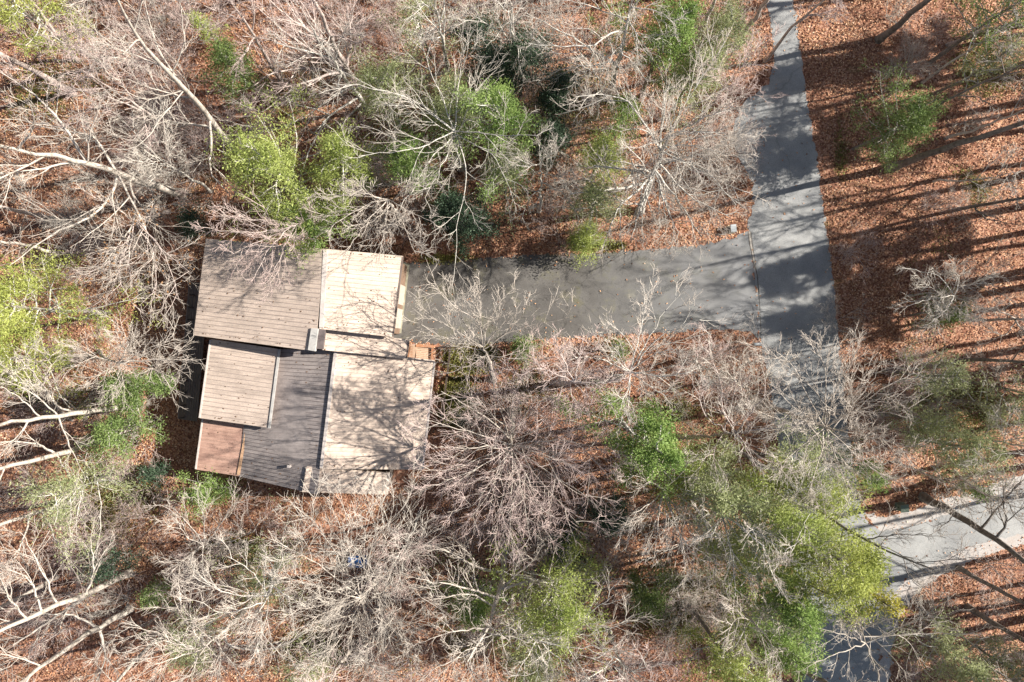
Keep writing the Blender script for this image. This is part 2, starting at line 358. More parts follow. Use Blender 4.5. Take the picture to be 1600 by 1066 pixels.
# entry steps in orange cedar
st = empty('entry_steps', P(657, 550, 0)); tag(st, 'orange cedar porch steps with slatted treads beside the entry roof', 'steps')
z0 = 1.3
mb = MB(); q = [P(x, y, z0) for x, y in ((640,540),(651,539),(647,562),(636,562))]; mb.prism(q, [v - (0, 0, .1) for v in q]); mb.build('landing', m_tread, st)
mb = MB()
for t in np.linspace(0, 1, 9): mb.beam(P(641, 542 + 19 * t, z0 + .95), P(644.5, 542.2 + 19 * t, z0 + .95), .05, .06)
mb.beam(P(641, 541, z0 + .9), P(637, 561, z0 + .9), .08, .08); mb.build('railing', m_cedar, st)
for i in range(7):
    t = i / 6; mb = MB()
    mb.beam(P(648 + 2, 543 + t * 17, 1.25 - t * .05), P(674, 545.5 + t * 16.5, .95 - t * .05), .11, .05); mb.build('tread', m_tread, st)
mb = MB(); mb.beam(P(650,540,1.35), P(677,541.5,1.2), .2, .12); mb.build('side_board', m_cedar, st)
mb = MB(); mb.beam(P(676,541,1.2), P(674,563,1.1), .14, .14)
for x, y in ((676,541.5),(674,562),(650,541),(646,561)):
    p = P(x, y, 1.1); mb.box((p[0], p[1], .5), (.12, .12, 1.1))
mb.build('post_and_beam', m_cedar, st)
# side deck in shade
sdk = empty('side_deck', P(298, 540, 0)); tag(sdk, 'narrow weathered wood deck with railing in the shade left of the house', 'deck')
mb = MB()
for i in range(8):
    t = i / 8; mb.beam(P(298 + t * 30, 440 + t * 4, .9), P(280 + t * 30, 655 + t * 4, .9), .17, .05)
mb.build('deck_floor', m_deck, sdk)
mb = MB(); mb.beam(P(296,440,1.9), P(278,655,1.9), .10, .06); mb.beam(P(297,440,1.35), P(279,655,1.35), .05, .05); mb.build('rail', m_deck, sdk)
for i in range(12):
    t = i / 11; mb = MB(); p = P(296 - 18 * t, 441 + 213 * t, 1.88); mb.box((p[0], p[1], .9), (.10, .10, 1.9)); mb.build('post', m_deck, sdk)
# low timber fence right of the house
fe = empty('low_fence', P(696, 600, 0)); tag(fe, 'low dark timber rail fence crossing the moss right of the house', 'fence')
mb = MB(); mb.beam(P(704,540,.75), P(689,664,.75), .12, .14); mb.beam(P(704,540,.4), P(689,664,.4), .08, .12); mb.build('rail', m_darkwood, fe)
for i in range(6):
    t = i / 5; p = P(704 - 15 * t, 540 + 124 * t, .8); mb = MB(); mb.box((p[0], p[1], .3), (.14, .14, 1.1)); mb.build('post', m_darkwood, fe)

# ------------------------------------------------------------------ small things
m_ugrey = plain('utility_grey', (.42, .44, .44), .5, .15); m_ugreen = plain('utility_green', (.16, .20, .15), .5, .15)
def utility_box(x, y, w, d, h, mat, label):
    p = P(x, y, 0); r = empty('utility_box', p); tag(r, label, 'utility box')
    mb = MB(); mb.box((p[0], p[1], h / 2 + .02), (w, d, h), .1); mb.build('cabinet', mat, r)
    mb = MB(); mb.box((p[0], p[1], h + .05), (w + .08, d + .08, .07), .1); mb.build('lid', mat, r)
    mb = MB(); mb.box((p[0], p[1], .03), (w + .14, d + .14, .1), .1); mb.build('base_slab', m_conc, r)
    mb = MB(); mb.box((p[0] - w / 2 - .02, p[1], h * .6), (.03, .12, .05), .1); mb.build('handle', m_darkwood, r)
utility_box(1142, 359, .36, .5, .6, m_ugrey, 'small pale grey utility box on leaf litter above the driveway mouth')
utility_box(1405, 791, .55, .5, .7, m_ugreen, 'small dull green utility box in leaves by the side road')
# mailbox at the lower driveway corner
p = P(1175, 538, 0); r = empty('mailbox', p); tag(r, 'grey metal mailbox on a post at the lower driveway corner', 'mailbox')
mb = MB(); mb.box((p[0], p[1], .5), (.1, .1, 1.1)); mb.build('post', m_deck, r)
mb = MB(); n_ = 8
prof = [(-.13, 0), (.13, 0), (.13, .16)] + [(.13 * math.cos(a), .16 + .13 * math.sin(a)) for a in np.linspace(.2, math.pi - .2, 6)] + [(-.13, .16)]
mb.prism([(p[0] + .28, p[1] + a, 1.05 + c) for a, c in prof], [(p[0] - .28, p[1] + a, 1.05 + c) for a, c in prof]); mb.build('box', m_ugrey, r)
mb = MB(); mb.box((p[0], p[1] + .15, 1.25), (.04, .02, .22)); mb.build('flag', plain('flag_red', (.4, .05, .04)), r)
# blue wheelbarrow, a guess at an object glimpsed below the fan tree
m_blue = plain('blue_plastic', (.03, .085, .22), .5, .3)
def wheelbarrow():
    p = P(562, 873, 0); r = empty('wheelbarrow', p); tag(r, 'blue wheelbarrow tray glimpsed through twigs below the house', 'wheelbarrow')
    mb = MB(); top = [(-.75, -.42), (.7, -.5), (.7, .5), (-.75, .42)]; bot = [(-.45, -.22), (.4, -.28), (.4, .28), (-.45, .22)]
    T = [p + (a, c, .75) for a, c in top]; B_ = [p + (a, c, .42) for a, c in bot]
    Ti = [p + (a * .95, c * .93, .75) for a, c in top]; Bi = [p + (a * .95, c * .93, .45) for a, c in bot]
    vs = T + B_ + Ti + Bi; fs = [(7, 6, 5, 4), (12, 13, 14, 15)]
    for i in range(4):
        j = (i + 1) % 4; fs += [(i, 4 + i, 4 + j, j), (8 + j, 12 + j, 12 + i, 8 + i), (i, j, 8 + j, 8 + i)]
    mb.add(vs, fs); mb.build('tray', m_blue, r)
    for s in (-1, 1):
        mb = MB(); mb.beam(p + (-.8, s * .12, .38), p + (1.3, s * .34, .62), .05, .05); mb.build('handle', m_darkwood, r)
        mb = MB(); mb.beam(p + (.45, s * .26, .42), p + (.6, s * .28, .02), .04, .04); mb.build('leg', m_darkwood, r)
    mb = MB(); k = 14
    a_ = [p + (-.82 + .22 * math.cos(t), -.05, .24 + .22 * math.sin(t)) for t in np.linspace(0, 2 * math.pi, k, endpoint=False)]
    mb.prism(a_, [v + (0, .10, 0) for v in a_]); mb.build('wheel', m_darkwood, r)
wheelbarrow()

# ------------------------------------------------------------------ vectorised tree growth
def nrm(a): return a / np.maximum(np.linalg.norm(a, axis=-1, keepdims=True), 1e-9)
def tubes(Pts, Rad, K):
    N, S = Pts.shape[:2]
    T = np.empty_like(Pts); T[:, 1:-1] = Pts[:, 2:] - Pts[:, :-2] if S > 2 else T[:, 1:-1]; T[:, 0] = Pts[:, 1] - Pts[:, 0]; T[:, -1] = Pts[:, -1] - Pts[:, -2]
    T = nrm(T); ref = np.where(np.abs(T[:, :1, 2:3]) > .8, np.array([1., 0, 0]), np.array([0, 0, 1.])); ref = np.broadcast_to(ref, T.shape)
    U = nrm(np.cross(T, ref)); W = np.cross(T, U)
    a = np.arange(K) * 2 * math.pi / K
    V = Pts[:, :, None] + Rad[:, :, None, None] * (U[:, :, None] * np.cos(a)[None, None, :, None] + W[:, :, None] * np.sin(a)[None, None, :, None])
    base = (np.arange(N)[:, None, None] * S + np.arange(S - 1)[None, :, None]) * K; k = np.arange(K)[None, None, :]; k2 = (k + 1) % K
    Fc = np.stack([base + k, base + k2, base + K + k2, base + K + k], -1).reshape(-1, 4)
    return V.reshape(-1, 3), Fc
def merge(parts):
    Vs, Fs, b = [], [], 0
    for V, Fc in parts: Vs.append(V); Fs.append(Fc + b); b += len(V)
    return np.concatenate(Vs), np.concatenate(Fs)
def grow(rg, st, d, L, r, nseg, wig, up, taper=.25):
    N = len(st); Pts = np.empty((N, nseg + 1, 3)); Pts[:, 0] = st; d = d.copy()
    for k in range(nseg):
        d = nrm(d + rg.normal(0, wig, (N, 3)) + np.array([0, 0, up])); Pts[:, k + 1] = Pts[:, k] + d * (L / nseg)[:, None]
    t = np.linspace(0, 1, nseg + 1)[None]; return Pts, r[:, None] * (1 - (1 - taper) * t)
def spawn(rg, Pts, Rad, Lp, n, t0, t1, ang, ratio, rr, endbias=.55):
    """n children per parent chain; returns start, dir, length, radius"""
    N, S = Pts.shape[:2]; t = t0 + (t1 - t0) * (np.arange(n)[None] + rg.random((N, n))) / n
    f = t * (S - 1); i = np.minimum(f.astype(int), S - 2); w = (f - i)[..., None]; ar = np.arange(N)[:, None]
    st = Pts[ar, i] * (1 - w) + Pts[ar, i + 1] * w; T = nrm(Pts[ar, i + 1] - Pts[ar, i]); rad = Rad[ar, i] * (1 - w[..., 0]) + Rad[ar, i + 1] * w[..., 0]
    rnd = rg.normal(0, 1, (N, n, 3)); side = nrm(rnd - (rnd * T).sum(-1, keepdims=True) * T)
    a = ang * (.65 + .7 * rg.random((N, n)))[..., None]; d = T * np.cos(a) + side * np.sin(a)
    L = Lp[:, None] * ratio * (1 - endbias * t) * (.65 + .7 * rg.random((N, n))); r = np.minimum(rad * .8, rad * rr * (.7 + .5 * rg.random((N, n))))
    return st.reshape(-1, 3), d.reshape(-1, 3), L.ravel(), r.ravel()
def resample(path, m):
    path = np.asarray(path, float); seg = np.linalg.norm(np.diff(path, axis=0), axis=1); s = np.r_[0, np.cumsum(seg)]; u = np.linspace(0, s[-1], m)
    q = np.stack([np.interp(u, s, path[:, k]) for k in range(path.shape[1])], 1)
    for _ in range(2): q[1:-1] = (q[:-2] + 2 * q[1:-1] + q[2:]) / 4
    return q, s[-1]
def auto_z(path, top):
    """height of each trunk waypoint if the tree stands upright: perspective pushes a taller point outwards from the nadir"""
    b = np.array([path[0][0] - 800., path[0][1] - 533.]); r0 = np.linalg.norm(b); u = b / r0; z = []
    for p in path:
        r = (np.array([p[0] - 800., p[1] - 533.]) * u).sum(); z.append(min(top, max(0, H * (1 - r0 / max(r, r0)))))
    for i in range(1, len(z)): z[i] = max(z[i], z[i-1] + .5)
    return z
TREES = 0
def bare_tree(label, path, limbs=(), top=19., zs=None, r0=.24, n1=9, len1=5.5, ang=42, t0=.45, dens=1., gn=.12, up=.05, bark='cream', twig=None,
              group=None, seed=None, name='bare_tree', lr=.62, tr=.009, cat='bare tree', leaves=0, ext=True):
    global TREES; TREES += 1
    rg = np.random.default_rng(seed if seed is not None else TREES * 7 + 3)
    if zs is None:
        zs = auto_z(path, top)
        
    pts = [P(x, y, z) for (x, y), z in zip(path, zs)]
    if ext and pts[-1][2] < top - 1:      # carry the leader on up to the top of the crown
        d = nrm(pts[-1] - pts[max(0, len(pts) - 3)]); d = nrm(d * .6 + (0, 0, .6)); pts.append(pts[-1] + d * (top - pts[-1][2]) / max(d[2], .4))
    base = np.array([pts[0][0], pts[0][1], 0]); pts[0] = pts[0] - (0, 0, .25)
    tp, TL = resample(pts, 15); tt = np.linspace(0, 1, 15); tp[1:-1] += rg.normal(0, .05, (13, 3))
    trd = r0 * (1 - .86 * tt ** .9); trd[0] *= 1.45; trd[1] *= 1.08
    root = empty(name, base); tag(root, label, cat, group)
    tv, tf = tubes(tp[None], trd[None], 9); mesh_obj('trunk', tv, tf, BARK[bark], root, True)
    # explicit limbs
    zt = tp[:, 2]; proj = np.stack([tp[:, 0] * F / (H - zt) + 800, 533 - tp[:, 1] * F / (H - zt)], 1)
    parts, tw = [], []; chains = []
    for lb in limbs:
        w, dz = lb[0], lb[1]; k = int(np.argmin(((proj - np.array(w[0])) ** 2).sum(1))); k = max(k, 2)
        n_ = len(w); lp = [tp[k]] + [P(w[j][0], w[j][1], tp[k][2] + dz * j / (n_ - 1)) for j in range(1, n_)]
        q, L = resample(lp, 11); q[1:] += rg.normal(0, .04, (10, 3)); rr = max(trd[k] * lr * (lb[2] if len(lb) > 2 else 1), .045)
        chains.append((q, rr * (1 - .75 * np.linspace(0, 1, 11)), L))
    if n1:
        N1 = n1; s, d, L, r = spawn(rg, tp[None], trd[None], np.array([len1 / .9]), N1, t0, 1, R(ang), 1, lr, .35)
        # share the limbs out evenly round the trunk
        az = np.arange(N1) * 2.4 + rg.random() * 6; el = np.pi / 2 - R(ang) * (.7 + .6 * rg.random(N1))
        dd = np.stack([np.cos(az) * np.cos(el), np.sin(az) * np.cos(el), np.sin(el)], 1); T = nrm(tp[-1] - tp[7]); d = nrm(dd + (T - np.array([0, 0, 1])) * .6)
        L = np.full(N1, len1) * (.75 + .5 * rg.random(N1)); q, rr = grow(rg, s, d, L, r, 10, gn * .7, up)
        for j in range(N1): chains.append((q[j], rr[j], L[j]))
    CP = np.stack([c[0] for c in chains]); CR = np.stack([c[1] for c in chains]); CL = np.array([c[2] for c in chains])
    CL = np.minimum(CL, 9)
    parts.append(tubes(CP, np.maximum(CR, .012), 5))
    s, d, L, r = spawn(rg, CP, CR, CL, max(3, int(round(6.5 * dens))), .15, 1, R(40), .55, .62)
    q2, r2 = grow(rg, s, d, L, np.maximum(r, .021), 6, gn, up * .8, .35); parts.append(tubes(q2, r2, 4))
    s, d, L, r = spawn(rg, q2, r2, L, max(3, int(round(5.2 * dens))), .15, 1, R(36), .66, .55)
    L = np.clip(L, .45, 2.6); q3, r3 = grow(rg, s, d, L, np.maximum(r, .013), 4, gn * .75, up * .6, .5); tw.append(tubes(q3, r3, 3))
    s, d, L, r = spawn(rg, q3, r3, L, max(2, int(round(3.6 * dens))), .2, 1, R(36), .66, .7)
    L = np.clip(L, .25, 1.0); q4, r4 = grow(rg, s, d, L, np.maximum(r, tr), 2, gn * .8, up * .5, .6); tw.append(tubes(q4, r4, 3))
    V, Fc = merge(parts); mesh_obj('branches', V, Fc, BARK[bark], root, True)
    V, Fc = merge(tw); mesh_obj('twigs', V, Fc, BARK[twig or 'twig_' + ('cream' if bark == 'cream' else bark)], root, False)
    if leaves:
        ends = q4[:, -1]; ends = ends[rg.random(len(ends)) < leaves]
        V, Fc = leaf_quads(rg, ends, .15, .10); mesh_obj('dead_leaves', V, Fc, LEAF['brown'], root)
    return root
def leaf_quads(rg, c, L, W, dirs=None, spread=1.):
    N = len(c); d = nrm(rg.normal(0, 1, (N, 3)) * spread + (dirs if dirs is not None else 0)); rnd = rg.normal(0, 1, (N, 3)); s = nrm(np.cross(d, rnd))
    l = (L * (.6 + .8 * rg.random(N)))[:, None]; w = (W * (.6 + .8 * rg.random(N)))[:, None]
    V = np.stack([c, c + d * l * .5 + s * w * .5, c + d * l, c + d * l * .5 - s * w * .5], 1).reshape(-1, 3)
    return V, np.arange(4 * N).reshape(-1, 4)
EVG = 0
def evergreen(label, cx, cy, rpx, top=12., kind='pine', col='yellow', n=9000, ls=1., group=None, name=None, bark='dark', depth=.5, cat=None):
    """cx, cy, rpx: where the crown shows in the photograph; the trunk stands straight below it"""
    global EVG; EVG += 1
    rg = np.random.default_rng(1000 + EVG * 13)
    zc = top * .72; c = P(cx, cy, zc); Rm = rpx * (H - zc) / F; root = empty(name or {'pine': 'pine_tree', 'broad': 'evergreen_tree', 'shrub': 'evergreen_shrub'}[kind], (c[0], c[1], 0))
    tag(root, label, cat or {'pine': 'pine tree', 'broad': 'evergreen tree', 'shrub': 'shrub'}[kind], group)
    tp, TL = resample([(c[0], c[1], -.2), (c[0] + rg.normal(0, .2), c[1] + rg.normal(0, .2), top * .5), (c[0], c[1], top)], 12); rt = .03 + .012 * top
    trd = rt * (1 - .85 * np.linspace(0, 1, 12)); V, Fc = tubes(tp[None], trd[None], 8); mesh_obj('trunk', V, Fc, BARK[bark], root, True)
    zlow = {'pine': .42, 'broad': .35, 'shrub': .1}[kind]; N1 = int(28 if kind == 'pine' else 20)
    t = zlow + (1 - zlow) * (np.arange(N1) + rg.random(N1) * .8) / N1 * .97; f = t * 11; i = np.minimum(f.astype(int), 10); s = tp[i] + (tp[i+1] - tp[i]) * (f - i)[:, None]
    az = np.arange(N1) * 2.4 + rg.normal(0, .35, N1); rel = (t - zlow) / (1 - zlow)
    prof = np.sqrt(np.maximum(0, 1 - rel ** 2)) if kind != 'pine' else (1 - rel) ** .75 * .95 + .12
    el = {'pine': .12, 'broad': .35, 'shrub': .5}[kind] + rel * .6
    d = np.stack([np.cos(az) * np.cos(el), np.sin(az) * np.cos(el), np.sin(el)], 1)
    L = Rm * 1.12 * (prof * .95 + .12) * (.55 + .7 * rg.random(N1)) * (1 + .28 * np.sin(az + rg.random() * 6) + .16 * np.sin(2 * az + rg.random() * 6)); q1, r1 = grow(rg, s, d, L, np.full(N1, rt * .35), 7, .13, .02)
    s, d, L2, r = spawn(rg, q1, r1, L, 6, .25, 1, R(50), .5, .6, .4); L2 = np.maximum(L2, .3); q2, r2 = grow(rg, s, d, L2, np.maximum(r, .01), 4, .18, .04)
    V, Fc = merge([tubes(q1, r1, 4), tubes(q2, r2, 3)]); mesh_obj('branches', V, Fc, BARK['grey' if bark == 'dark' else bark], root, True)
    # foliage in clumps along the outer wood
    ends = np.concatenate([q2[:, 2:].reshape(-1, 3), q1[:, 4:].reshape(-1, 3)]); keep = rg.random(len(ends)) < .5; ends = ends[keep]
    per = max(3, int((.95 if kind == 'pine' else 1.0) * n / len(ends))); cc = np.repeat(ends, per, 0); wts = rg.random(len(ends)); sig = .17 + .04 * Rm
    if kind == 'pine':
        cen = cc + rg.normal(0, 1, cc.shape) * np.array([sig, sig, sig * .6]); dirs = nrm(cc - np.array([c[0], c[1], 0]) * [1, 1, 0] - np.array([0, 0, 1]) * cc[:, 2:]) * .5 + [0, 0, .35]
        V, Fc = leaf_quads(rg, cen, .20 * ls, .055 * ls, dirs, 1.1)
    else:
        cen = cc + rg.normal(0, 1, cc.shape) * np.array([sig, sig, sig * .7])
        V, Fc = leaf_quads(rg, cen, .16 if kind == 'broad' else .14, .08 if kind == 'broad' else .07, np.array([0, 0, .2]))
    mesh_obj('foliage', V, Fc, LEAF[col], root)
    return root

# ------------------------------------------------------------------ the large bare trees, one by one
bt = bare_tree
# upper left
bt('big pale bare tree, its thick trunk reaching the left edge above the house', [(285,303),(195,275),(130,250),(60,240),(0,230)],
   [([(130,250),(80,170),(40,135),(0,112)],3,1.1),([(185,280),(175,320),(130,345),(70,372),(10,420)],2.5,.8),([(185,280),(222,345),(240,395),(236,450)],2,.7),
    ([(175,278),(150,210),(100,205),(40,190)],3,.8),([(120,250),(60,265),(0,270)],3,.9),([(200,280),(215,340),(175,395),(150,430)],1.5,.6),([(145,258),(140,205),(160,150)],3,.6)],
   top=20, r0=.34, n1=4, len1=5, t0=.7, dens=1.05, bark='cream', leaves=0)
bt('tall pale bare tree with straight trunk running to the top edge, upper left', [(385,253),(348,210),(304,155),(250,101),(216,61),(189,20),(175,-20)],
   [([(345,208),(300,150),(262,108),(236,50),(225,0)],3,.8),([(348,212),(310,195),(258,188),(232,198)],1.5,.8),([(335,195),(332,236),(322,263),(360,305)],1,.8),
    ([(300,152),(240,140),(190,120)],2,.6),([(250,101),(180,75),(140,40)],2.5,.6),([(275,130),(290,60),(280,0)],3,.7),([(232,198),(225,160),(165,120)],2,.5),([(240,195),(215,235),(160,232)],1,.5)],
   top=22, r0=.30, n1=3, len1=4.5, t0=.75, bark='cream')
bt('dull brown leaning bare trunk in the upper left corner above the big pale tree', [(116,148),(60,112),(0,85)], top=17, r0=.26, n1=6, len1=4.5, bark='pink')
bt('slim bare tree with pink twigs at the top left corner', [(120,95),(85,55),(60,10)], top=16, n1=9, len1=4.6, r0=.16, bark='pink', dens=1.1)
bt('fan of pale bare limbs reaching the top edge left of centre', [(562,138),(545,115),(520,65),(500,20)],
   [([(547,118),(504,60),(470,0)],3),([(540,115),(470,80),(420,60),(380,55)],3),([(545,120),(490,105),(430,110),(385,140)],2.5),([(530,90),(470,40),(440,-10)],3),([(545,110),(550,60),(540,0)],3),([(540,112),(455,60),(400,10)],3),([(525,80),(440,20),(400,-20)],3),([(540,118),(470,130),(410,175)],2)],
   top=18, r0=.26, n1=5, len1=4.5, t0=.5, bark='pink', dens=1.15)
bt('crooked bare tree with one long limb curling down between the green pines left of centre', [(575,172),(560,150),(545,130)],
   [([(560,152),(510,180),(495,215),(480,240),(465,290)],2,1),([(560,160),(535,190),(500,245),(420,255)],1.5,.8),([(495,180),(440,205),(380,195)],1,.6)], top=15, r0=.2, n1=5, len1=3.6, bark='grey')
bt('spreading pale bare tree between the green pines at upper centre', [(720,262),(716,235),(710,205)],
   [([(710,205),(692,158),(673,112),(655,60)],3,1.1),([(708,200),(643,150),(568,135),(520,130)],3),([(708,208),(660,230),(620,238),(560,245)],2.5),([(712,210),(722,240),(733,265),(716,335),(712,395)],1.5,1.1),([(708,212),(670,250),(640,305)],2),
    ([(712,205),(760,210),(840,212)],2.5,.8),([(700,180),(655,165),(600,165)],2.5,.8),([(712,212),(690,260),(665,310)],2,.9),([(690,150),(720,95),(740,50)],3,.8),([(712,210),(770,240),(800,300)],2,.7)],
   zs=[0,6,11], top=16, r0=.28, n1=3, len1=4, t0=.75, bark='grey', ext=False)
bt('twiggy bare tree overhanging the top edge of the garage roof', [(628,345),(618,330),(606,312)],
   [([(606,312),(570,318),(530,345),(505,365)],1.5),([(606,313),(570,350),(540,395)],1.5),([(606,314),(600,360),(592,412)],1.5),([(606,314),(630,350),(650,395)],1.5),([(604,312),(560,300),(510,310)],2),([(606,313),(640,330),(680,350)],1.5)],
   zs=[0,6,11.5], top=13, r0=.2, n1=4, len1=3.2, t0=.8, bark='cream', dens=1.1, ext=False)
bt('low pale bare tree fanning over the upper left of the house roof', [(490,338),(478,344),(462,352)],
   [([(462,352),(425,362),(385,365),(330,358)],1.5,1.1),([(462,352),(425,378),(398,432)],1),([(445,358),(440,395),(430,445)],1),([(425,362),(400,345),(345,335)],1.5),([(430,365),(385,385),(355,400)],1)],
   zs=[0,6,10.5], top=12, r0=.18, n1=3, len1=2.8, t0=.8, bark='pink', dens=1.15, ext=False)
# top centre
bt('gnarled bare tree with twisting white limbs at the top edge centre', [(950,150),(968,90),(980,40),(988,-10)],
   [([(978,45),(961,45),(931,71),(901,73),(826,68)],2,1.2),([(964,60),(965,75),(988,98),(1010,124)],1.5),([(985,10),(1035,20),(1055,40)],2),([(931,71),(925,95),(920,120)],.5,.6),([(978,40),(930,10),(880,0)],2.5),([(901,73),(870,45),(820,20)],1.5,.8),([(901,75),(880,105),(840,130)],1,.7)],
   zs=[0,9,13,15.5], top=17, r0=.28, n1=3, len1=4, t0=.75, bark='grey', gn=.22, ext=False)
bt('wide dense bare tree spreading up to the pavement above the driveway', [(1000,330),(1020,275),(1040,225),(1048,205)],
   [([(1036,240),(1010,199),(988,161),(961,148),(901,150)],2.5,1.2),([(1025,278),(1010,270),(980,265),(928,259)],2.5,1.1),([(1020,285),(985,290),(950,296),(890,304)],2,1.1),([(1045,215),(1052,180),(1060,150)],2),([(1040,220),(1090,190),(1150,165)],3),
    ([(1040,225),(1100,230),(1170,250)],3),([(1035,240),(1100,270),(1165,300)],2.5),([(1030,255),(1080,310),(1140,340)],2),([(1025,270),(1040,320),(1060,365)],1.5),([(1022,280),(1000,330),(985,375)],1.5),([(1040,220),(1085,205),(1180,215)],3),([(1035,245),(1095,255),(1150,320)],2.5),([(1028,270),(1075,335),(1095,370)],1.5),([(1025,275),(960,330),(950,370)],1.5)],
   zs=[0,7,12,14], top=17, r0=.3, n1=10, len1=5.2, t0=.55, bark='grey', twig='twig_cream', dens=1.22, ext=False)
bt('slender bare tree in the gap under the gnarled limbs', [(930,185),(938,155),(945,125)], zs=[0,6,11], top=13, r0=.15, n1=9, len1=3.6, bark='grey', twig='twig_cream')
bt('fine twigged bare tree between the pale pines and the pavement bend', [(1090,190),(1110,165),(1130,140)], zs=[0,6,11], top=13, r0=.14, n1=9, len1=3.4, bark='pink', twig='twig_pink')
bt('small bare tree with dark upright stem left of the wide dense tree', [(843,330),(846,300),(845,262)],[([(846,290),(825,310),(815,345)],1),([(846,285),(880,300),(900,330)],1)], zs=[0,4,8], top=10, r0=.14, n1=7, len1=2.8, bark='grey')
bt('bare twiggy crown leaning over the pavement at the top edge', [(1150,75),(1175,35),(1200,-5)], top=17, r0=.2, n1=8, len1=4, bark='pink', dens=1)
bt('bare tree over the top edge just right of the pavement', [(1195,95),(1240,40),(1290,0)], [([(1240,40),(1270,20),(1300,35)],1.5)], top=16, r0=.14, n1=6, len1=2.6, bark='pink', dens=1)
bt('bare pinkish tree over the dark gap at the top edge beside the fan', [(700,110),(690,60),(680,0)], zs=[0,8,15], top=16, r0=.2, n1=9, len1=4.8, bark='grey')
bt('bare grey tree in front of the dark hollow at upper centre', [(800,145),(800,80),(800,10)], zs=[0,8,15], top=16, r0=.2, n1=8, len1=4.4, bark='grey')
bt('bare tree with thin grey limbs above the bright green pine at the top edge', [(1090,60),(1110,20),(1125,-20)], top=17, r0=.17, n1=8, len1=4, bark='grey')
# around the driveway
bt('white barked bare tree beside the driveway with its trunk foot in view', [(771,596),(768,580),(761,558),(755,542)],
   [([(755,542),(721,536),(688,526),(665,512),(642,500)],2,1.2),([(757,548),(742,545),(716,540),(728,560),(742,575)],-.5,.5),([(758,556),(730,574),(690,586),(655,592)],.5,.7),([(755,542),(748,500),(718,486),(679,451)],2.5,1.1),([(757,542),(775,520),(800,498),(825,475)],2.5),
    ([(758,545),(790,520),(837,506),(896,494)],2.5,1),([(748,510),(750,475),(745,440)],1.5,.8),([(721,486),(700,470),(672,440)],1.5,.7),([(762,556),(800,560),(850,570)],2,.8),([(757,540),(765,490),(800,450)],2.5,.8),([(700,530),(680,500),(650,480)],1,.6)],
   zs=[0,2.5,5.5,7.5], top=12, r0=.25, n1=4, len1=3.6, t0=.8, bark='cream', ext=False, dens=.95)
bt('pale bare tree on the bank below the middle of the driveway', [(962,592),(972,588),(985,580)],
   [([(985,580),(957,557),(955,547),(940,520)],2),([(987,578),(1006,553),(1034,518),(1060,510),(1105,495)],2.5,1.2),([(986,580),(1000,520),(1010,470),(1018,440)],2.5),([(988,582),(1035,590),(1090,580)],2),([(986,584),(983,632),(970,660)],1),([(987,584),(1015,605),(1045,620)],1),([(975,570),(930,555),(890,560)],2),([(1034,518),(1040,480),(1075,450)],1.5,.7)],
   zs=[0,8,14], top=17, r0=.32, n1=5, len1=3.6, t0=.8, bark='grey', twig='twig_cream', ext=False)
bt('short bare tree with a pale stub trunk on the leafy bank under the driveway', [(870,598),(882,598),(897,597)],
   [([(896,597),(905,560),(925,525)],1.5),([(896,597),(880,560),(865,535)],1.5),([(898,598),(940,600),(975,590)],1),([(896,597),(860,580),(830,575)],1)], zs=[0,9,15], top=18, r0=.27, n1=6, len1=3, bark='pink', ext=False)
bt('great round bare tree with straight limbs fanning out right of the house', [(800,640),(800,665),(799,690),(798,705)],
   [([(799,690),(765,655),(715,625),(690,612)],4,1.2),([(799,690),(775,620),(770,580)],4),([(799,695),(730,700),(660,700)],3.5,1.1),([(799,698),(740,735),(680,760)],3,1.2),([(799,698),(770,760),(735,810)],3,1.2),([(800,700),(800,770),(795,850)],3,1.3),
    ([(802,700),(835,770),(860,830)],3,1.2),([(802,698),(870,745),(935,790)],3,1.2),([(802,694),(880,710),(960,700)],3.5,1.1),([(802,690),(870,660),(940,640)],4),([(800,688),(830,630),(860,600)],4),([(799,690),(800,620),(810,585)],4,.9),([(800,700),(820,790),(830,845)],3,1),([(798,700),(745,790),(700,800)],3,1),([(801,697),(860,770),(905,820)],3,1),([(798,694),(720,670),(660,655)],3.5,.9),([(799,699),(785,790),(765,850)],3,.9),([(802,692),(900,685),(950,745)],3.5,.8),([(798,697),(710,735),(660,735)],3,.8)],
   zs=[0,5,9,11], top=17, r0=.34, n1=5, len1=5, ang=30, t0=.75, bark='cream', twig='twig_pink', gn=.10, dens=1.15, ext=False, lr=.42)
bt('bare tree with dark leaning trunk stub by the bright evergreen', [(1062,684),(1100,682),(1150,677)],
   [([(1150,677),(1128,640),(1125,586),(1100,540)],2.5,1.1),([(1150,677),(1175,640),(1225,590)],3,1),([(1150,677),(1165,698),(1190,718),(1227,730),(1260,745)],1.5,1.1),([(1140,677),(1100,650),(1085,600)],2),([(1150,677),(1190,670),(1240,670)],2.5,.9),([(1128,640),(1150,600),(1165,570)],1.5,.8)],
   zs=[0,7,13], top=16, r0=.24, n1=4, len1=4, t0=.8, bark='pink', twig='twig_grey', ext=False, dens=.85)
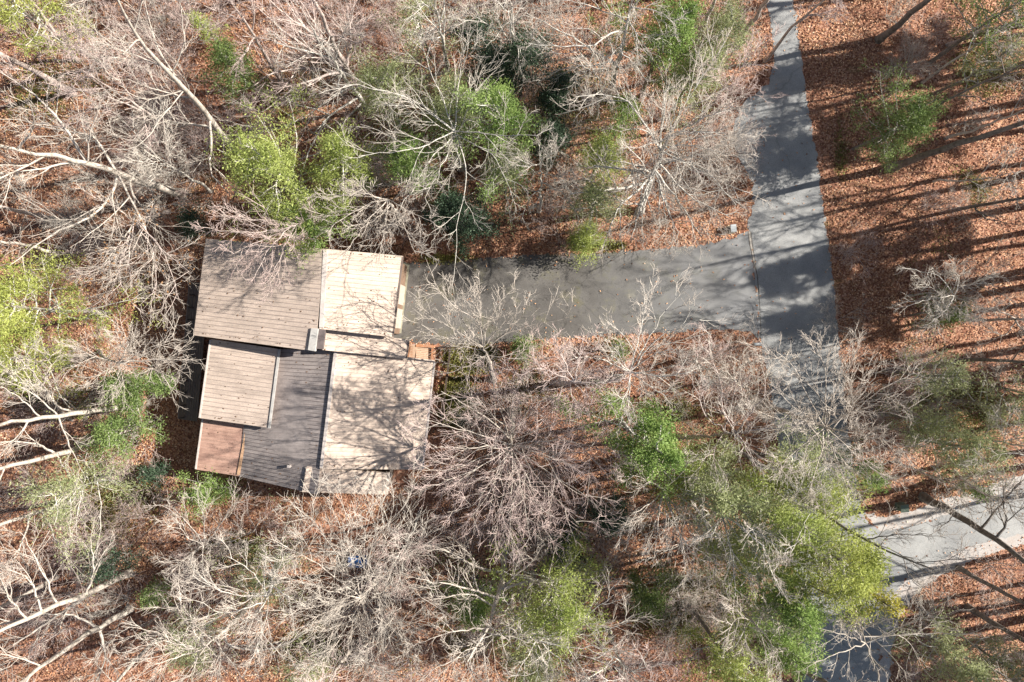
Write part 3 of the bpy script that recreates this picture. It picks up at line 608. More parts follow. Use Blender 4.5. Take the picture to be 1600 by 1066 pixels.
bt('broad whitish bare crown covering the pavement below the driveway junction', [(1195,628),(1240,650),(1285,668),(1300,672)],
   [([(1285,668),(1300,630),(1312,590),(1345,540)],3,1.1),([(1285,668),(1260,620),(1240,570),(1215,550)],3,1),([(1290,670),(1340,640),(1385,600),(1420,590)],3,1.1),([(1290,670),(1350,680),(1425,700)],3,1.1),([(1290,672),(1340,715),(1400,760)],2.5,1),([(1290,672),(1310,730),(1330,775)],2.5,1),([(1285,670),(1250,700),(1210,730)],2.5,.9),([(1280,668),(1225,660),(1180,640)],2.5,.9),([(1312,600),(1290,565),(1265,545)],2,.8),([(1345,640),(1360,600),(1375,570)],2,.8),([(1290,670),(1280,720),(1265,770)],2.5,.8)],
   zs=[0,7,12,13], top=17, r0=.26, n1=6, len1=4.6, t0=.7, bark='cream', twig='twig_cream', dens=1.25, ext=False)
bt('long dark leaning tree whose trunk crosses from the pale pines onto the side road', [(1125,690),(1184,720),(1267,791),(1356,848),(1459,890)], [([(1267,791),(1330,830),(1400,880),(1440,900)],2,.7),([(1356,848),(1400,835),(1480,840)],2,.5)], zs=[0,6,11,15,19], top=20, r0=.22, n1=5, len1=3.2, t0=.7, bark='dark', ext=False, dens=.7)
bt('bare tree with fingerlike pale limbs hanging over the lower centre clearing', [(995,725),(1015,742),(1038,765)],
   [([(1038,765),(1015,790),(985,802),(968,838)],2),([(1038,765),(1049,796),(1059,837),(1097,880)],2.5,1.2),([(1038,765),(1030,800),(1022,865)],2.2,1.1),([(1040,768),(1060,830),(1075,900)],2,1),([(1038,765),(1000,745),(985,740)],1.5),([(1040,768),(1020,830),(1010,850)],1.5,.8),([(1038,762),(1070,735),(1085,715)],1.5,.8),([(1050,800),(1090,850),(1110,880)],1.5,.8)],
   zs=[0,6,11.5], top=15, r0=.24, n1=4, len1=3.8, t0=.8, bark='cream', ext=False, gn=.13)
bt('bare tree with a pale trunk slanting down to the right across the pale pines', [(1005,700),(1050,752),(1097,786),(1134,806),(1193,854)],
   [([(1095,786),(1110,844),(1121,892)],2),([(1134,806),(1170,860),(1185,900)],2,.9),([(1097,784),(1150,790),(1215,790)],2.5,.9),([(1120,800),(1145,870),(1150,930)],2,.9),([(1060,757),(1065,720),(1050,690)],2,.8),([(1140,810),(1200,840),(1240,880)],2)],
   zs=[0,7,11,13,16], top=17, r0=.24, n1=4, len1=3.6, t0=.75, bark='grey', ext=False, twig='twig_cream')
# bottom
bt('gnarled bare tree with bleached crooked limbs at the bottom centre', [(790,852),(786,890),(778,935),(760,985),(730,1035)],
   [([(784,900),(750,890),(717,871),(690,855),(650,853)],2,1),([(778,935),(735,920),(693,911),(650,905)],2,1),([(770,950),(732,925),(710,930),(660,940)],2,.8),([(760,985),(725,985),(702,988),(662,1003)],1.5,1),([(782,915),(830,880),(850,850)],2.5,.9),([(770,960),(740,1020),(720,1066)],2,1),([(755,1000),(760,1040),(765,1075)],2,1),([(780,925),(840,905),(930,905)],2.5,1),([(745,1010),(690,1040),(650,1070)],2,.9)],
   zs=[0,4.5,8,11,13.5], top=17, r0=.30, n1=4, len1=3.8, t0=.75, bark='cream', gn=.24, ext=False)
bt('bare tree with dark bent trunk among the green at the bottom right of centre', [(812,905),(819,955),(838,1000)],
   [([(838,1000),(880,985),(920,960),(960,930)],2,1),([(838,1000),(870,1010),(930,1010),(985,1020)],2,1),([(838,1000),(815,1040),(800,1075)],2,1),([(838,1000),(855,1045),(860,1080)],2,1),([(925,1005),(960,1040),(985,1060)],1.5,.9),([(830,985),(790,985),(750,1000)],2,.8),([(838,1000),(890,1040),(920,1075)],2,.9),([(925,1008),(955,985),(990,960)],1.5,.8)],
   zs=[0,7,11], top=14, r0=.22, n1=4, len1=3.6, t0=.8, bark='grey', twig='twig_cream', ext=False, gn=.2)
bt('upright bare tree fanning out like a broom directly below the house', [(598,888),(582,912),(565,935)],
   [([(565,935),(520,860),(490,810),(455,790)],3.5,1.1),([(565,935),(545,860),(540,800)],3.5,1),([(565,935),(570,860),(572,800)],3.5,1),([(566,935),(600,860),(615,790)],3.5,1.1),([(566,935),(620,880),(660,820)],3.5,1),([(565,937),(500,920),(440,900)],3.5),([(565,940),(500,960),(440,1000)],3),([(565,942),(530,1000),(500,1050)],3),([(566,942),(575,1010),(570,1060)],3),([(567,940),(610,985),(660,1020)],3),([(567,937),(620,940),(690,930)],3),([(565,935),(510,890),(440,850)],3.5,.9),([(566,935),(580,850),(640,780)],3.5,.8)],
   zs=[0,5,9.5], top=17, r0=.28, n1=6, len1=4.4, ang=32, t0=.75, bark='cream', twig='twig_grey', gn=.11, dens=1.2, ext=False, lr=.45)
bt('bare tree with a thick curving limb near the bottom edge left of centre', [(400,930),(365,975),(311,1017)],
   [([(360,978),(335,1000),(350,1012),(411,1020),(472,997),(505,965)],0,1.2),([(311,1017),(250,1035),(195,1064)],3,1.2),([(311,1017),(260,1000),(215,1010)],3),([(320,1010),(280,960),(270,920)],3),([(311,1017),(300,1060),(290,1090)],3),([(340,1000),(380,1060),(400,1090)],2),([(311,1017),(240,985),(190,980)],2.5,.8)],
   zs=[0,6,12], top=17, r0=.26, n1=5, len1=4.4, t0=.75, bark='cream', ext=False)
bt('bare shrubby tree with curved white branches below the left wing of the house', [(345,845),(335,850),(318,852)],
   [([(318,852),(285,835),(275,800)],1.5),([(318,852),(320,810),(305,775)],1.5),([(320,850),(350,810),(372,780)],1.5),([(318,855),(280,880),(250,880)],1.2),([(320,858),(315,890),(325,920)],1.2),([(322,852),(365,845),(400,830)],1.5),([(318,850),(290,810),(250,790)],1.5)],
   zs=[0,4,7], top=9, r0=.13, n1=6, len1=2.8, bark='cream', ext=False, dens=.95)
bt('twiggy bare tree with long thin arched branches at lower left of centre', [(432,870),(425,905),(418,935)], [([(418,935),(360,930),(300,900)],2.5),([(418,935),(440,880),(450,850)],2),([(418,938),(350,960),(310,940)],2.5),([(420,935),(395,890),(355,870)],2.5)], zs=[0,6,11], top=14, r0=.18, n1=8, len1=4.2, bark='grey', twig='twig_cream')
# lower left
bt('forked pale bare trunks slanting down to the left edge above the bottom corner', [(203,896),(138,926),(70,955),(0,985)],
   [([(145,924),(85,965),(20,1008)],2,1.3),([(70,955),(45,900),(10,890)],2),([(138,926),(150,880),(140,840)],2,.8),([(100,940),(60,880),(30,830)],2.5,.8),([(40,967),(10,930),(0,900)],2)], top=19, r0=.27, n1=5, len1=4.5, t0=.55, bark='cream')
bt('pale bare trunk slanting to the bottom edge just right of the bottom left corner', [(203,951),(150,985),(101,1015),(60,1045)], [([(150,985),(165,1030),(150,1066)],2),([(150,985),(110,960),(60,960)],2)], top=18, r0=.25, n1=6, len1=4.5, t0=.5, bark='cream')
bt('straight pale bare trunk lying nearly level at the left edge, level with the lower house', [(215,633),(150,641),(75,650),(0,664)],
   [([(150,641),(95,645),(65,600),(20,547)],2,.8),([(100,645),(60,620),(0,590)],2,.7),([(75,650),(30,620),(0,605)],2,.8),([(90,648),(110,700),(130,740)],1.5,.7)], top=19, r0=.26, n1=4, len1=3.8, t0=.6, bark='cream', dens=.8)
bt('pale bare trunk sloping gently to the left edge beneath the straight one', [(174,684),(90,709),(0,732)], [([(90,709),(120,760),(135,800)],1.5,.6),([(90,709),(50,690),(0,690)],2)], top=19, r0=.24, n1=4, len1=3.6, t0=.6, bark='cream', dens=.8)
bt('pale bare trunk at the left edge above the bottom corner thicket', [(130,778),(80,794),(0,820)], [([(60,800),(90,850),(120,900)],1.5,.8),([(40,808),(30,860),(10,900)],1.5)], top=17, r0=.2, n1=6, len1=4, t0=.5, bark='cream', dens=.9)
bt('bare tree with bent white limb and round twig fan left of the house', [(152,548),(162,560),(185,567)],
   [([(170,562),(140,555),(112,545)],1.5),([(185,567),(212,563),(240,547),(275,520)],2,1.1),([(200,565),(250,560),(290,575)],2),([(212,563),(205,535),(175,500)],1.5),([(175,566),(165,600),(160,625)],1.5),([(215,563),(255,535),(270,505)],2,.9),([(210,563),(250,580),(285,600)],1.5,.8)],
   zs=[0,5,9], top=13, r0=.18, n1=5, len1=3.2, t0=.8, bark='cream', ext=False)
bt('bare tree holding clusters of small dead leaves left of the garage roof', [(262,330),(235,338),(210,345)],
   [([(210,345),(205,385),(170,410),(140,425)],1.5),([(212,345),(240,385),(245,440),(240,470)],1),([(212,345),(250,385),(300,430)],1.5),([(215,343),(260,400),(280,470)],1),([(210,348),(200,410),(205,450)],1),([(212,345),(180,430),(210,480)],1)],
   zs=[0,6,10], top=13, r0=.18, n1=3, len1=3.2, t0=.8, bark='pink', leaves=.35, ext=False, twig='twig_cream')
bt('thin bare sapling with forked white stem near the left edge, middle height', [(110,658),(92,640),(62,596),(22,548)], [([(62,596),(80,570),(75,545)],1),([(62,596),(30,600),(0,570)],1)], zs=[0,3.5,9,13], top=14, r0=.12, n1=6, len1=2.6, bark='cream', dens=.8)
bt('bare tree with very fine pink twigs over the left edge, upper middle', [(95,345),(55,335),(0,325)], top=16, r0=.18, n1=10, len1=4.6, bark='pink', dens=1.05)
bt('bare tree with reddish twigs right of the big pale trunk, upper left', [(300,225),(270,205),(235,180)], top=14, r0=.16, n1=10, len1=4.2, bark='pink', dens=1.05)
bt('pink twigged bare tree between the tall pale trunk and the fan of limbs', [(440,130),(415,90),(395,50)], top=15, r0=.17, n1=9, len1=4.2, bark='pink', dens=1.05)
bt('small bare tree arching over red leaf litter left of the first yellow pine', [(330,300),(310,285),(285,270)], top=10, r0=.13, n1=9, len1=3.4, bark='grey', dens=1)
bt('bare tree over reddish brush at the left edge, above the yellow green pine', [(110,400),(70,390),(20,380)], top=14, r0=.16, n1=9, len1=4, bark='cream', twig='twig_pink')
bt('pale bare tree in the bottom left thicket above the corner', [(90,900),(55,920),(20,940)], top=14, r0=.18, n1=9, len1=4.2, bark='cream', gn=.22)
bt('bare tree fanning over the bottom edge, between the corner and the curving limb', [(260,985),(225,1020),(195,1050)], top=15, r0=.18, n1=10, len1=4.4, bark='cream')
bt('bare pinkish tree at the bottom edge below the broom shaped tree', [(560,1000),(530,1040),(505,1080)], [([(545,1020),(600,1050),(640,1060)],2)], zs=[0,7,13], top=15, r0=.2, n1=10, len1=4.4, bark='cream', twig='twig_pink')
bt('bare tree with hanging pink twigs under the right corner of the house', [(655,800),(645,830),(635,850)], zs=[0,4,7], top=10, r0=.13, n1=9, len1=3.2, bark='grey', twig='twig_pink')
bt('bare tree with drooping white twigs over the clearing below the pale pines', [(1120,905),(1150,940),(1170,965)], zs=[0,7,12], top=14, r0=.17, n1=9, len1=3.8, bark='cream')
bt('bare tree at the bottom edge right of centre, over olive brush', [(950,985),(965,1020),(975,1050)], zs=[0,7,12], top=14, r0=.17, n1=9, len1=3.8, bark='grey', twig='twig_pink')
bt('leggy bare tree by the pavement edge in the lower right, over the pale pines', [(1150,735),(1200,760),(1250,790)], zs=[0,8,14], top=16, r0=.17, n1=6, len1=4.0, bark='grey', twig='twig_grey', dens=.8)
bt('small bare thicket tree left of the mailbox', [(1080,560),(1088,566),(1098,574)], zs=[0,4,7], top=9, r0=.12, n1=7, len1=3.2, bark='grey', twig='twig_pink')
bt('small twiggy bare tree on the leaf bank beside the pavement, below the mailbox', [(1145,590),(1155,600),(1165,608)], zs=[0,4,8], top=10, r0=.13, n1=7, len1=3.2, bark='cream', twig='twig_grey')
# right side
bt('dark trunk slanting up to the top edge right of the pavement', [(1373,62),(1415,28),(1460,-8)], top=21, r0=.27, n1=6, len1=4, t0=.7, bark='dark', ext=True)
bt('thick dark trunk slanting to the right edge above the middle', [(1392,262),(1440,245),(1510,220),(1600,194)], top=22, r0=.30, n1=6, len1=4, t0=.75, bark='dark')
bt('slim dark trunk crossing above the thick one, right of the round pine', [(1372,222),(1450,175),(1500,143),(1600,104)], [([(1500,143),(1530,150),(1560,170)],2)], top=19, r0=.15, n1=7, len1=3.4, t0=.6, bark='dark', twig='twig_dark', dens=.8)
bt('slim dark trunk low on the right side leaf slope under the thick one', [(1490,328),(1550,318),(1610,306)], [([(1490,328),(1540,345),(1590,350)],2)], top=17, r0=.15, n1=6, len1=3.2, t0=.5, bark='dark', twig='twig_dark', dens=.8)
bt('bare tree with a white twig tuft on the right side leaf slope', [(1420,462),(1455,458),(1490,462)], [([(1490,462),(1465,430),(1430,420)],1.5),([(1490,462),(1460,465),(1430,475)],1.5),([(1490,462),(1500,440),(1490,410)],1.5),([(1490,462),(1475,490),(1450,505)],1.5)], zs=[0,4,8], top=10, r0=.09, n1=7, len1=2.5, bark='grey', ext=False, lr=.4, dens=1.15, tr=.007)
bt('bare tree with white curved branches at the right edge, middle height', [(1500,498),(1545,500),(1590,500)], [([(1590,500),(1555,480),(1525,490)],1.5),([(1590,500),(1570,530),(1540,505)],1)], top=12, r0=.14, n1=8, len1=3.2, bark='cream')
bt('dark trunk stub running to the right edge above the green brush', [(1466,571),(1514,561),(1600,566)], top=15, r0=.19, n1=8, len1=3.6, t0=.5, bark='dark', twig='twig_cream')
bt('thin dark stemmed bare tree below the dark stub at the right edge', [(1478,590),(1540,600),(1610,615)], top=15, r0=.13, n1=9, len1=3.6, t0=.35, bark='dark', twig='twig_cream')
bt('thick dark trunk leaning over the side road', [(1442,776),(1480,797),(1530,825),(1565,848),(1604,880)], [([(1560,845),(1575,820),(1568,790),(1572,750)],1,.9),([(1572,770),(1600,745),(1620,740)],1,.8),([(1500,808),(1480,818),(1465,825)],1,.3)], top=20, r0=.30, n1=4, len1=4, t0=.8, bark='dark', dens=.8)
bt('white limbed bare tree overhanging the side road at the right edge', [(1490,735),(1530,770),(1572,780)], [([(1572,780),(1565,745),(1540,735)],1),([(1572,780),(1545,795),(1510,808)],1),([(1572,780),(1590,815),(1605,820)],1),([(1572,780),(1600,750),(1620,720)],1.5)], top=14, r0=.14, n1=4, len1=3, bark='cream', ext=False, dens=.8)
bt('dark slim trunk casting a clear shadow on the leaf bank below the side road', [(1497,887),(1545,915),(1604,945)], top=19, r0=.18, n1=6, len1=3.5, t0=.6, bark='dark', dens=.8)
bt('dark trunk on the leaf bank in the lower right, under the slim one', [(1512,948),(1555,975),(1604,1005)], top=19, r0=.22, n1=6, len1=3.5, t0=.6, bark='dark', dens=.8)
bt('bare tree with pale Y shaped limbs over the pavement at the bottom right', [(1320,905),(1335,955),(1352,1005)], [([(1352,1005),(1400,985),(1440,965),(1490,930)],2,1.1),([(1352,1005),(1330,980),(1330,940)],2),([(1352,1005),(1310,1020),(1270,1040)],2),([(1352,1005),(1370,1050),(1380,1090)],2),([(1440,965),(1480,990),(1520,990)],1.5,.8),([(1352,1005),(1310,990),(1265,980)],1.5,.8)], zs=[0,7,12], top=14, r0=.16, n1=3, len1=3.2, bark='cream', ext=False, dens=.8)
bt('short dark trunk leaving the green crowns at the bottom edge', [(1203,1018),(1240,1040),(1290,1066)], top=16, r0=.24, n1=7, len1=3.8, t0=.5, bark='dark', twig='twig_cream')
bt('short dark bough among the green crowns left of the lower pavement', [(1150,870),(1190,895),(1245,903)], top=14, r0=.14, n1=7, len1=3.2, t0=.4, bark='dark', twig='twig_cream')
bt('bare tree with white branches over the bottom right corner', [(1450,990),(1500,1025),(1560,1050)], [([(1500,1025),(1530,1000),(1560,990)],2)], top=15, r0=.15, n1=9, len1=3.8, bark='cream', dens=.85)
bt('bare tree with fine twigs at the right edge above the side road', [(1445,670),(1500,680),(1560,690)], top=13, r0=.13, n1=10, len1=3.8, bark='grey', twig='twig_cream')
bt('twiggy bare tree over the leaf slope just above the side road mouth', [(1400,720),(1430,735),(1460,745)], top=9, r0=.12, n1=10, len1=3.4, bark='pink', twig='twig_grey')
bt('bare tree with pink twigs in the top right corner', [(1480,70),(1530,50),(1590,35)], top=15, r0=.14, n1=8, len1=3.6, bark='pink', dens=.85)
bt('thin bare tree above the slim crossing trunk in the upper right', [(1440,130),(1480,100),(1520,75)], top=13, r0=.10, n1=7, len1=3, bark='grey', dens=.75)
bt('thin bare tree between the round pine and the right edge', [(1480,215),(1530,200),(1580,180)], top=13, r0=.11, n1=8, len1=3.2, bark='grey', dens=.8)
bt('small pale twigged tree under the thick dark trunk on the right slope', [(1455,285),(1480,280),(1500,285)], top=9, r0=.09, n1=8, len1=2.4, bark='grey', dens=.75)

# ------------------------------------------------------------------ evergreens
ev = evergreen
ev('yellow green pine against the left edge, level with the garage', 38, 478, 86, 13, 'pine', 'lemon', 17000)
ev('smaller yellow green pine just under the larger one at the left edge', 30, 560, 60, 11, 'pine', 'lemon', 9000)
ev('loose yellow green pine in the top left corner', 45, 20, 62, 12, 'pine', 'lemon', 7000)
ev('glossy green broadleaf evergreen in the shade left of the house', 206, 602, 36, 8, 'broad', 'green', 9000)
ev('duller green broadleaf evergreen just below the glossy one left of the house', 188, 668, 38, 7, 'broad', 'green', 6500)
ev('thin grey green pine left of the lower wing of the house', 118, 762, 78, 9, 'pine', 'pale', 6500)
ev('bright green bush below the lower left corner of the roof', 322, 770, 36, 4, 'shrub', 'bright', 5500)
ev('bright yellow green pine above the garage roof', 442, 268, 84, 14, 'pine', 'yellow', 16000)
ev('bright green lower pine touching the upper edge of the garage roof', 480, 350, 58, 9, 'pine', 'bright', 9000)
ev('yellow green pine between the first pine and the spreading bare tree', 540, 255, 58, 12, 'pine', 'yellow', 9000)
ev('small green pine under the tall pale trunk, upper left', 368, 108, 42, 8, 'pine', 'green', 7000)
ev('tiny yellow evergreen near the top edge, upper left', 318, 40, 20, 5, 'shrub', 'yellow', 1800)
ev('pale green pine behind the spreading bare tree, its upper left neighbour', 600, 150, 66, 11, 'pine', 'pale', 8000)
ev('pale green pine behind the spreading bare tree, directly beneath it', 645, 262, 58, 10, 'pine', 'bright', 8000)
ev('broad green pine beside the dark hollow at upper centre', 785, 190, 76, 13, 'pine', 'bright', 13000)
ev('pale green pine just left of the broad green one, upper centre', 715, 165, 50, 11, 'pine', 'pale', 7000)
ev('lower pale green pine right under the broad green one', 790, 265, 48, 9, 'pine', 'pale', 5000)
ev('bright green pine near the top edge left of the pavement', 1048, 62, 66, 14, 'pine', 'bright', 13000)
ev('pale green pine right of the bright one near the top edge', 1120, 60, 52, 12, 'pine', 'pale', 7000)
ev('pale pine under the bright one, against the bare branches above the pavement bend', 1085, 125, 52, 11, 'pine', 'pale', 7000)
ev('round yellow green pine left of the wide dense bare tree', 942, 245, 36, 9, 'pine', 'yellow', 6000)
ev('small green pine just above the round yellow green one', 975, 180, 34, 8, 'pine', 'bright', 4000)
ev('olive pale pine below the round yellow green one', 925, 315, 42, 8, 'pine', 'pale', 5000)
ev('flat yellow green bush at the upper edge of the driveway', 912, 372, 34, 2.5, 'shrub', 'yellow', 6000)
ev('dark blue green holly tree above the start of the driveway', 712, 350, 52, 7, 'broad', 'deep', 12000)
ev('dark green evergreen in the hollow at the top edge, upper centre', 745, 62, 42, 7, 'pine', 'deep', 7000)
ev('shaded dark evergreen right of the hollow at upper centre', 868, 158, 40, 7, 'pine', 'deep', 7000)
ev('olive bare looking pine behind the fan of limbs at the top edge', 660, 30, 60, 9, 'pine', 'pale', 4000)
ev('bright green pine between the great round bare tree and the pavement', 1008, 690, 70, 15, 'broad', 'bright', 17000, cat='evergreen tree')
ev('large pale green pine filling the gap left of the lower pavement', 1125, 770, 104, 14, 'pine', 'pale', 18000)
ev('large yellowish pine overhanging the lower pavement', 1210, 808, 104, 16, 'pine', 'yellow', 19000)
ev('large yellow green pine with a golden tip beside the side road junction', 1292, 865, 98, 17, 'pine', 'lemon', 21000)
ev('small golden crown at the tip of the large pine by the side road junction', 1336, 910, 52, 16, 'pine', 'gold', 5000)
ev('green pine crowding the lower pavement from the left', 1212, 930, 60, 15, 'pine', 'bright', 15000)
ev('narrow green pine by the lower pavement near the bottom edge', 1222, 1005, 40, 12, 'pine', 'bright', 7000)
ev('yellow green pine at the bottom edge right of centre', 1140, 1035, 66, 14, 'pine', 'yellow', 11000)
ev('pale pine over the side of the lower pavement below the white crown', 1250, 740, 56, 12, 'pine', 'pale', 6000)
ev('large soft green pine at the bottom centre', 870, 935, 90, 13, 'pine', 'yellow', 14000)
ev('soft pale pine against the bottom edge at centre', 830, 1020, 66, 11, 'pine', 'pale', 9000)
ev('green pine behind the bleached crooked limbs, bottom centre', 740, 945, 44, 8, 'pine', 'bright', 6500)
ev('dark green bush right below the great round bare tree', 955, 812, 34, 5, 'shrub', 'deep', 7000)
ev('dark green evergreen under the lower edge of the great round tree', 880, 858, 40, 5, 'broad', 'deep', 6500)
ev('green bush in the clearing at lower centre', 1012, 928, 34, 5, 'shrub', 'green', 6000)
ev('round green pine in the leaf area right of the pavement', 1405, 192, 58, 9, 'pine', 'green', 10000)
ev('loose green pine above the side road at the right', 1492, 690, 62, 10, 'pine', 'pale', 8000)
ev('green pine on the right slope between the white crown and the edge', 1462, 585, 42, 9, 'pine', 'pale', 3000)
ev('low green pine left of the loose one above the side road', 1440, 660, 46, 7, 'pine', 'pale', 2800)
ev('pale pine at the right edge, below the middle', 1575, 640, 46, 11, 'pine', 'pale', 4500)
ev('small green pine under the white twig tuft on the right slope', 1478, 490, 34, 6, 'pine', 'green', 3000)
ev('green pine in the top right corner', 1578, 15, 46, 12, 'pine', 'bright', 6000)
ev('thin pale pine below the top right corner', 1545, 95, 40, 9, 'pine', 'pale', 3000)
ev('pale green pine in the bottom right corner', 1490, 1030, 56, 10, 'pine', 'pale', 7000)
ev('pale pine at the edge of the bottom right corner', 1575, 1040, 42, 10, 'pine', 'pale', 4000)
ev('small bright bush by the side road at the right', 1530, 770, 18, 3, 'shrub', 'bright', 1800)
ev('small pine between the white crown and the side road', 1345, 745, 34, 8, 'pine', 'bright', 3500)
ev('dark hemlock added to shade the hollow left of the gnarled limbs, top centre', 815, 95, 50, 10, 'pine', 'deep', 10000)  # this hemlock and the next evergreen are added to darken the hollow
ev('very dark evergreen added to shade the hollow above the broad pine', 775, 118, 40, 8, 'pine', 'deep', 8000)
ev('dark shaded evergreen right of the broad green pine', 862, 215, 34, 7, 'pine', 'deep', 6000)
ev('pale yellow pine over the bank right of the bright evergreen', 1060, 735, 54, 11, 'pine', 'yellow', 9000)
ev('pale pine bridging the gap below the large pale pine', 1140, 850, 46, 9, 'pine', 'pale', 6000)
ev('dim green evergreen under the twin pale trunks, lower left', 172, 880, 34, 4, 'shrub', 'deep', 3500)
ev('small green bush among bare branches at lower left of centre', 238, 930, 24, 3, 'shrub', 'green', 2500)
ev('olive pine behind the twiggy trees at the bottom left of centre', 420, 900, 60, 7, 'pine', 'pale', 4500)
ev('faint olive pine at the bottom edge left of centre', 300, 1000, 60, 7, 'pine', 'pale', 4000)
ev('faint pale evergreen between the broom shaped tree and the bottom edge', 480, 1050, 44, 7, 'pine', 'pale', 3000)
ev('dark green bush by the garage corner under bare branches', 300, 345, 26, 3, 'shrub', 'deep', 3000)
ev('green bush in the leaf bank right of the white barked tree', 818, 545, 24, 2.2, 'shrub', 'green', 3000)
ev('small green bush beneath the pale tree below the driveway', 965, 545, 20, 2.2, 'shrub', 'green', 1800)
ev('dark evergreen bush in the shade just left of the lower wing', 232, 735, 18, 3, 'shrub', 'deep', 2500)

# ------------------------------------------------------------------ low bare brush and saplings (understorey)
rg0 = np.random.default_rng(77)
protos = []
def brush_proto(k, bark, h, spread):
    """one multi-stemmed bare shrub: stems, twigs; kept aside as the source of its copies"""
    rg = np.random.default_rng(500 + k); N = 7; az = np.arange(N) * 2.4 + rg.random(); el = R(58) + rg.normal(0, .15, N)
    s = np.stack([np.cos(az) * .08, np.sin(az) * .08, np.full(N, -.1)], 1); d = np.stack([np.cos(az) * np.cos(el) * spread, np.sin(az) * np.cos(el) * spread, np.sin(el)], 1); d = nrm(d)
    q1, r1 = grow(rg, s, d, h * (.6 + .6 * rg.random(N)), np.full(N, .035), 7, .13, .03)
    s, d, L, r = spawn(rg, q1, r1, np.full(N, h), 8, .2, 1, R(42), .55, .7); q2, r2 = grow(rg, s, d, L, np.maximum(r, .012), 5, .16, .04)
    s, d, L, r = spawn(rg, q2, r2, L, 6, .15, 1, R(42), .6, .7); q3, r3 = grow(rg, s, d, np.maximum(L, .3), np.maximum(r, .009), 3, .18, .03, .6)
    s, d, L, r = spawn(rg, q3, r3, L, 2, .3, 1, R(42), .7, .7); q4, r4 = grow(rg, s, d, np.clip(L, .2, .7), np.maximum(r, .007), 2, .18, .03, .6)
    return (q1, r1, q2, r2, q3, r3, q4, r4, bark)
BR = [brush_proto(0, 'pink', 4.0, 1.1), brush_proto(1, 'grey', 4.5, 1.0), brush_proto(2, 'pink', 5.5, .9), brush_proto(3, 'cream', 5.0, 1.1), brush_proto(4, 'pink', 3.0, 1.4), brush_proto(5, 'grey', 3.5, 1.3)]
BRM = []
ZONES = [  # (x0, y0, x1, y1, count, place words)
 (0,0,300,250,16,'in the upper left woods'), (0,250,280,460,10,'on the reddish slope left of the garage'), (300,0,560,230,10,'in the woods above the garage'),
 (560,0,860,150,10,'in the woods at the top edge near the centre'), (560,150,860,380,10,'among the pines above the driveway'), (860,0,1160,180,10,'near the top edge left of the pavement'),
 (860,180,1150,375,11,'on the leafy bank above the driveway'), (680,545,1170,640,7,'on the leafy bank below the driveway'), (690,640,1000,840,9,'under the great round bare tree'),
 (980,640,1200,900,3,'in the pines left of the lower pavement'), (0,560,230,820,10,'at the left edge beside the pale level trunks'), (0,820,260,1066,9,'in the bottom left thicket'),
 (260,810,640,1066,12,'in the brush below the house'), (640,830,960,1066,9,'in the woods at the bottom centre'), (960,880,1230,1066,9,'near the bottom edge left of the lower pavement'),
 (1340,560,1600,760,11,'on the green slope above the side road'), (1290,0,1600,330,8,'on the leaf slope at the upper right'), (1310,330,1600,560,5,'on the leaf slope at the right'), (1420,900,1600,1066,5,'on the leaf bank in the bottom right')]
HOUSE = [(225,390),(300,330),(690,340),(685,800),(225,790)]
LM = [(80,240,'big pale trunk at the left edge'),(300,150,'tall straight pale trunk'),(60,20,'pine in the top left corner'),(365,108,'small green pine at upper left'),(450,60,'fan of limbs at the top edge'),(445,268,'bright pine above the garage'),
 (600,150,'pale pine left of centre'),(710,205,'spreading bare tree at upper centre'),(785,190,'broad green pine at upper centre'),(712,350,'dark holly above the driveway'),(942,245,'round yellow green pine'),(1048,62,'bright pine at the top edge'),(1045,240,'wide dense bare tree'),
 (980,30,'gnarled limbs at the top edge'),(912,372,'yellow green bush by the driveway'),(1142,355,'pale grey utility box'),(760,560,'white barked tree by the driveway'),(985,581,'pale bare tree below the driveway'),(896,597,'pale stub trunk on the bank'),(1175,538,'mailbox'),
 (799,695,'great round bare tree'),(1008,690,'bright evergreen by the round tree'),(1130,762,'large pale pine'),(1288,868,'golden tipped pine'),(565,935,'broom shaped bare tree'),(562,873,'blue wheelbarrow'),(770,960,'bleached crooked limbs'),(870,935,'soft green pine at bottom centre'),
 (838,1000,'dark bent trunk at the bottom'),(1140,1035,'yellow green pine at the bottom edge'),(350,1012,'thick curving limb at bottom left'),(322,770,'bright bush by the roof corner'),(138,926,'forked pale trunks at lower left'),(40,1030,'bottom left corner'),(75,650,'straight level trunk at the left edge'),
 (218,602,'glossy evergreen left of the house'),(38,478,'large yellow green pine at the left edge'),(118,762,'grey green pine at lower left'),(210,380,'tree with dead leaf clusters'),(1405,192,'round pine at upper right'),(1480,235,'thick dark trunk at upper right'),(1490,462,'white twig tuft on the right slope'),
 (1492,690,'loose pine above the side road'),(1462,585,'green pine on the right slope'),(1530,915,'dark slim trunk below the side road'),(1440,790,'green utility box'),(1575,15,'top right corner'),(1560,1040,'bottom right corner'),(1038,790,'fingerlike pale limbs')]
def shrub_label(x, y, lk, sc, k):
    dd = [(math.hypot(x - a, y - b_), a, b_, t) for a, b_, t in LM]; d_, a, b_, t = min(dd); dx, dy = x - a, y - b_
    side = 'right of' if dx > abs(dy) else 'left of' if -dx > abs(dy) else 'below' if dy > 0 else 'above'
    near = 'just ' if d_ < 42 else ''
    return '%s %s bare %s %s%s the %s' % ('large' if sc > 1 else 'small' if sc < .85 else 'middling', lk, ('spreading shrub' if k >= 4 else 'upright shrub'), near, side, t)
used_labels = set()
look = {'pink': 'pinkish', 'grey': 'grey', 'cream': 'pale'}
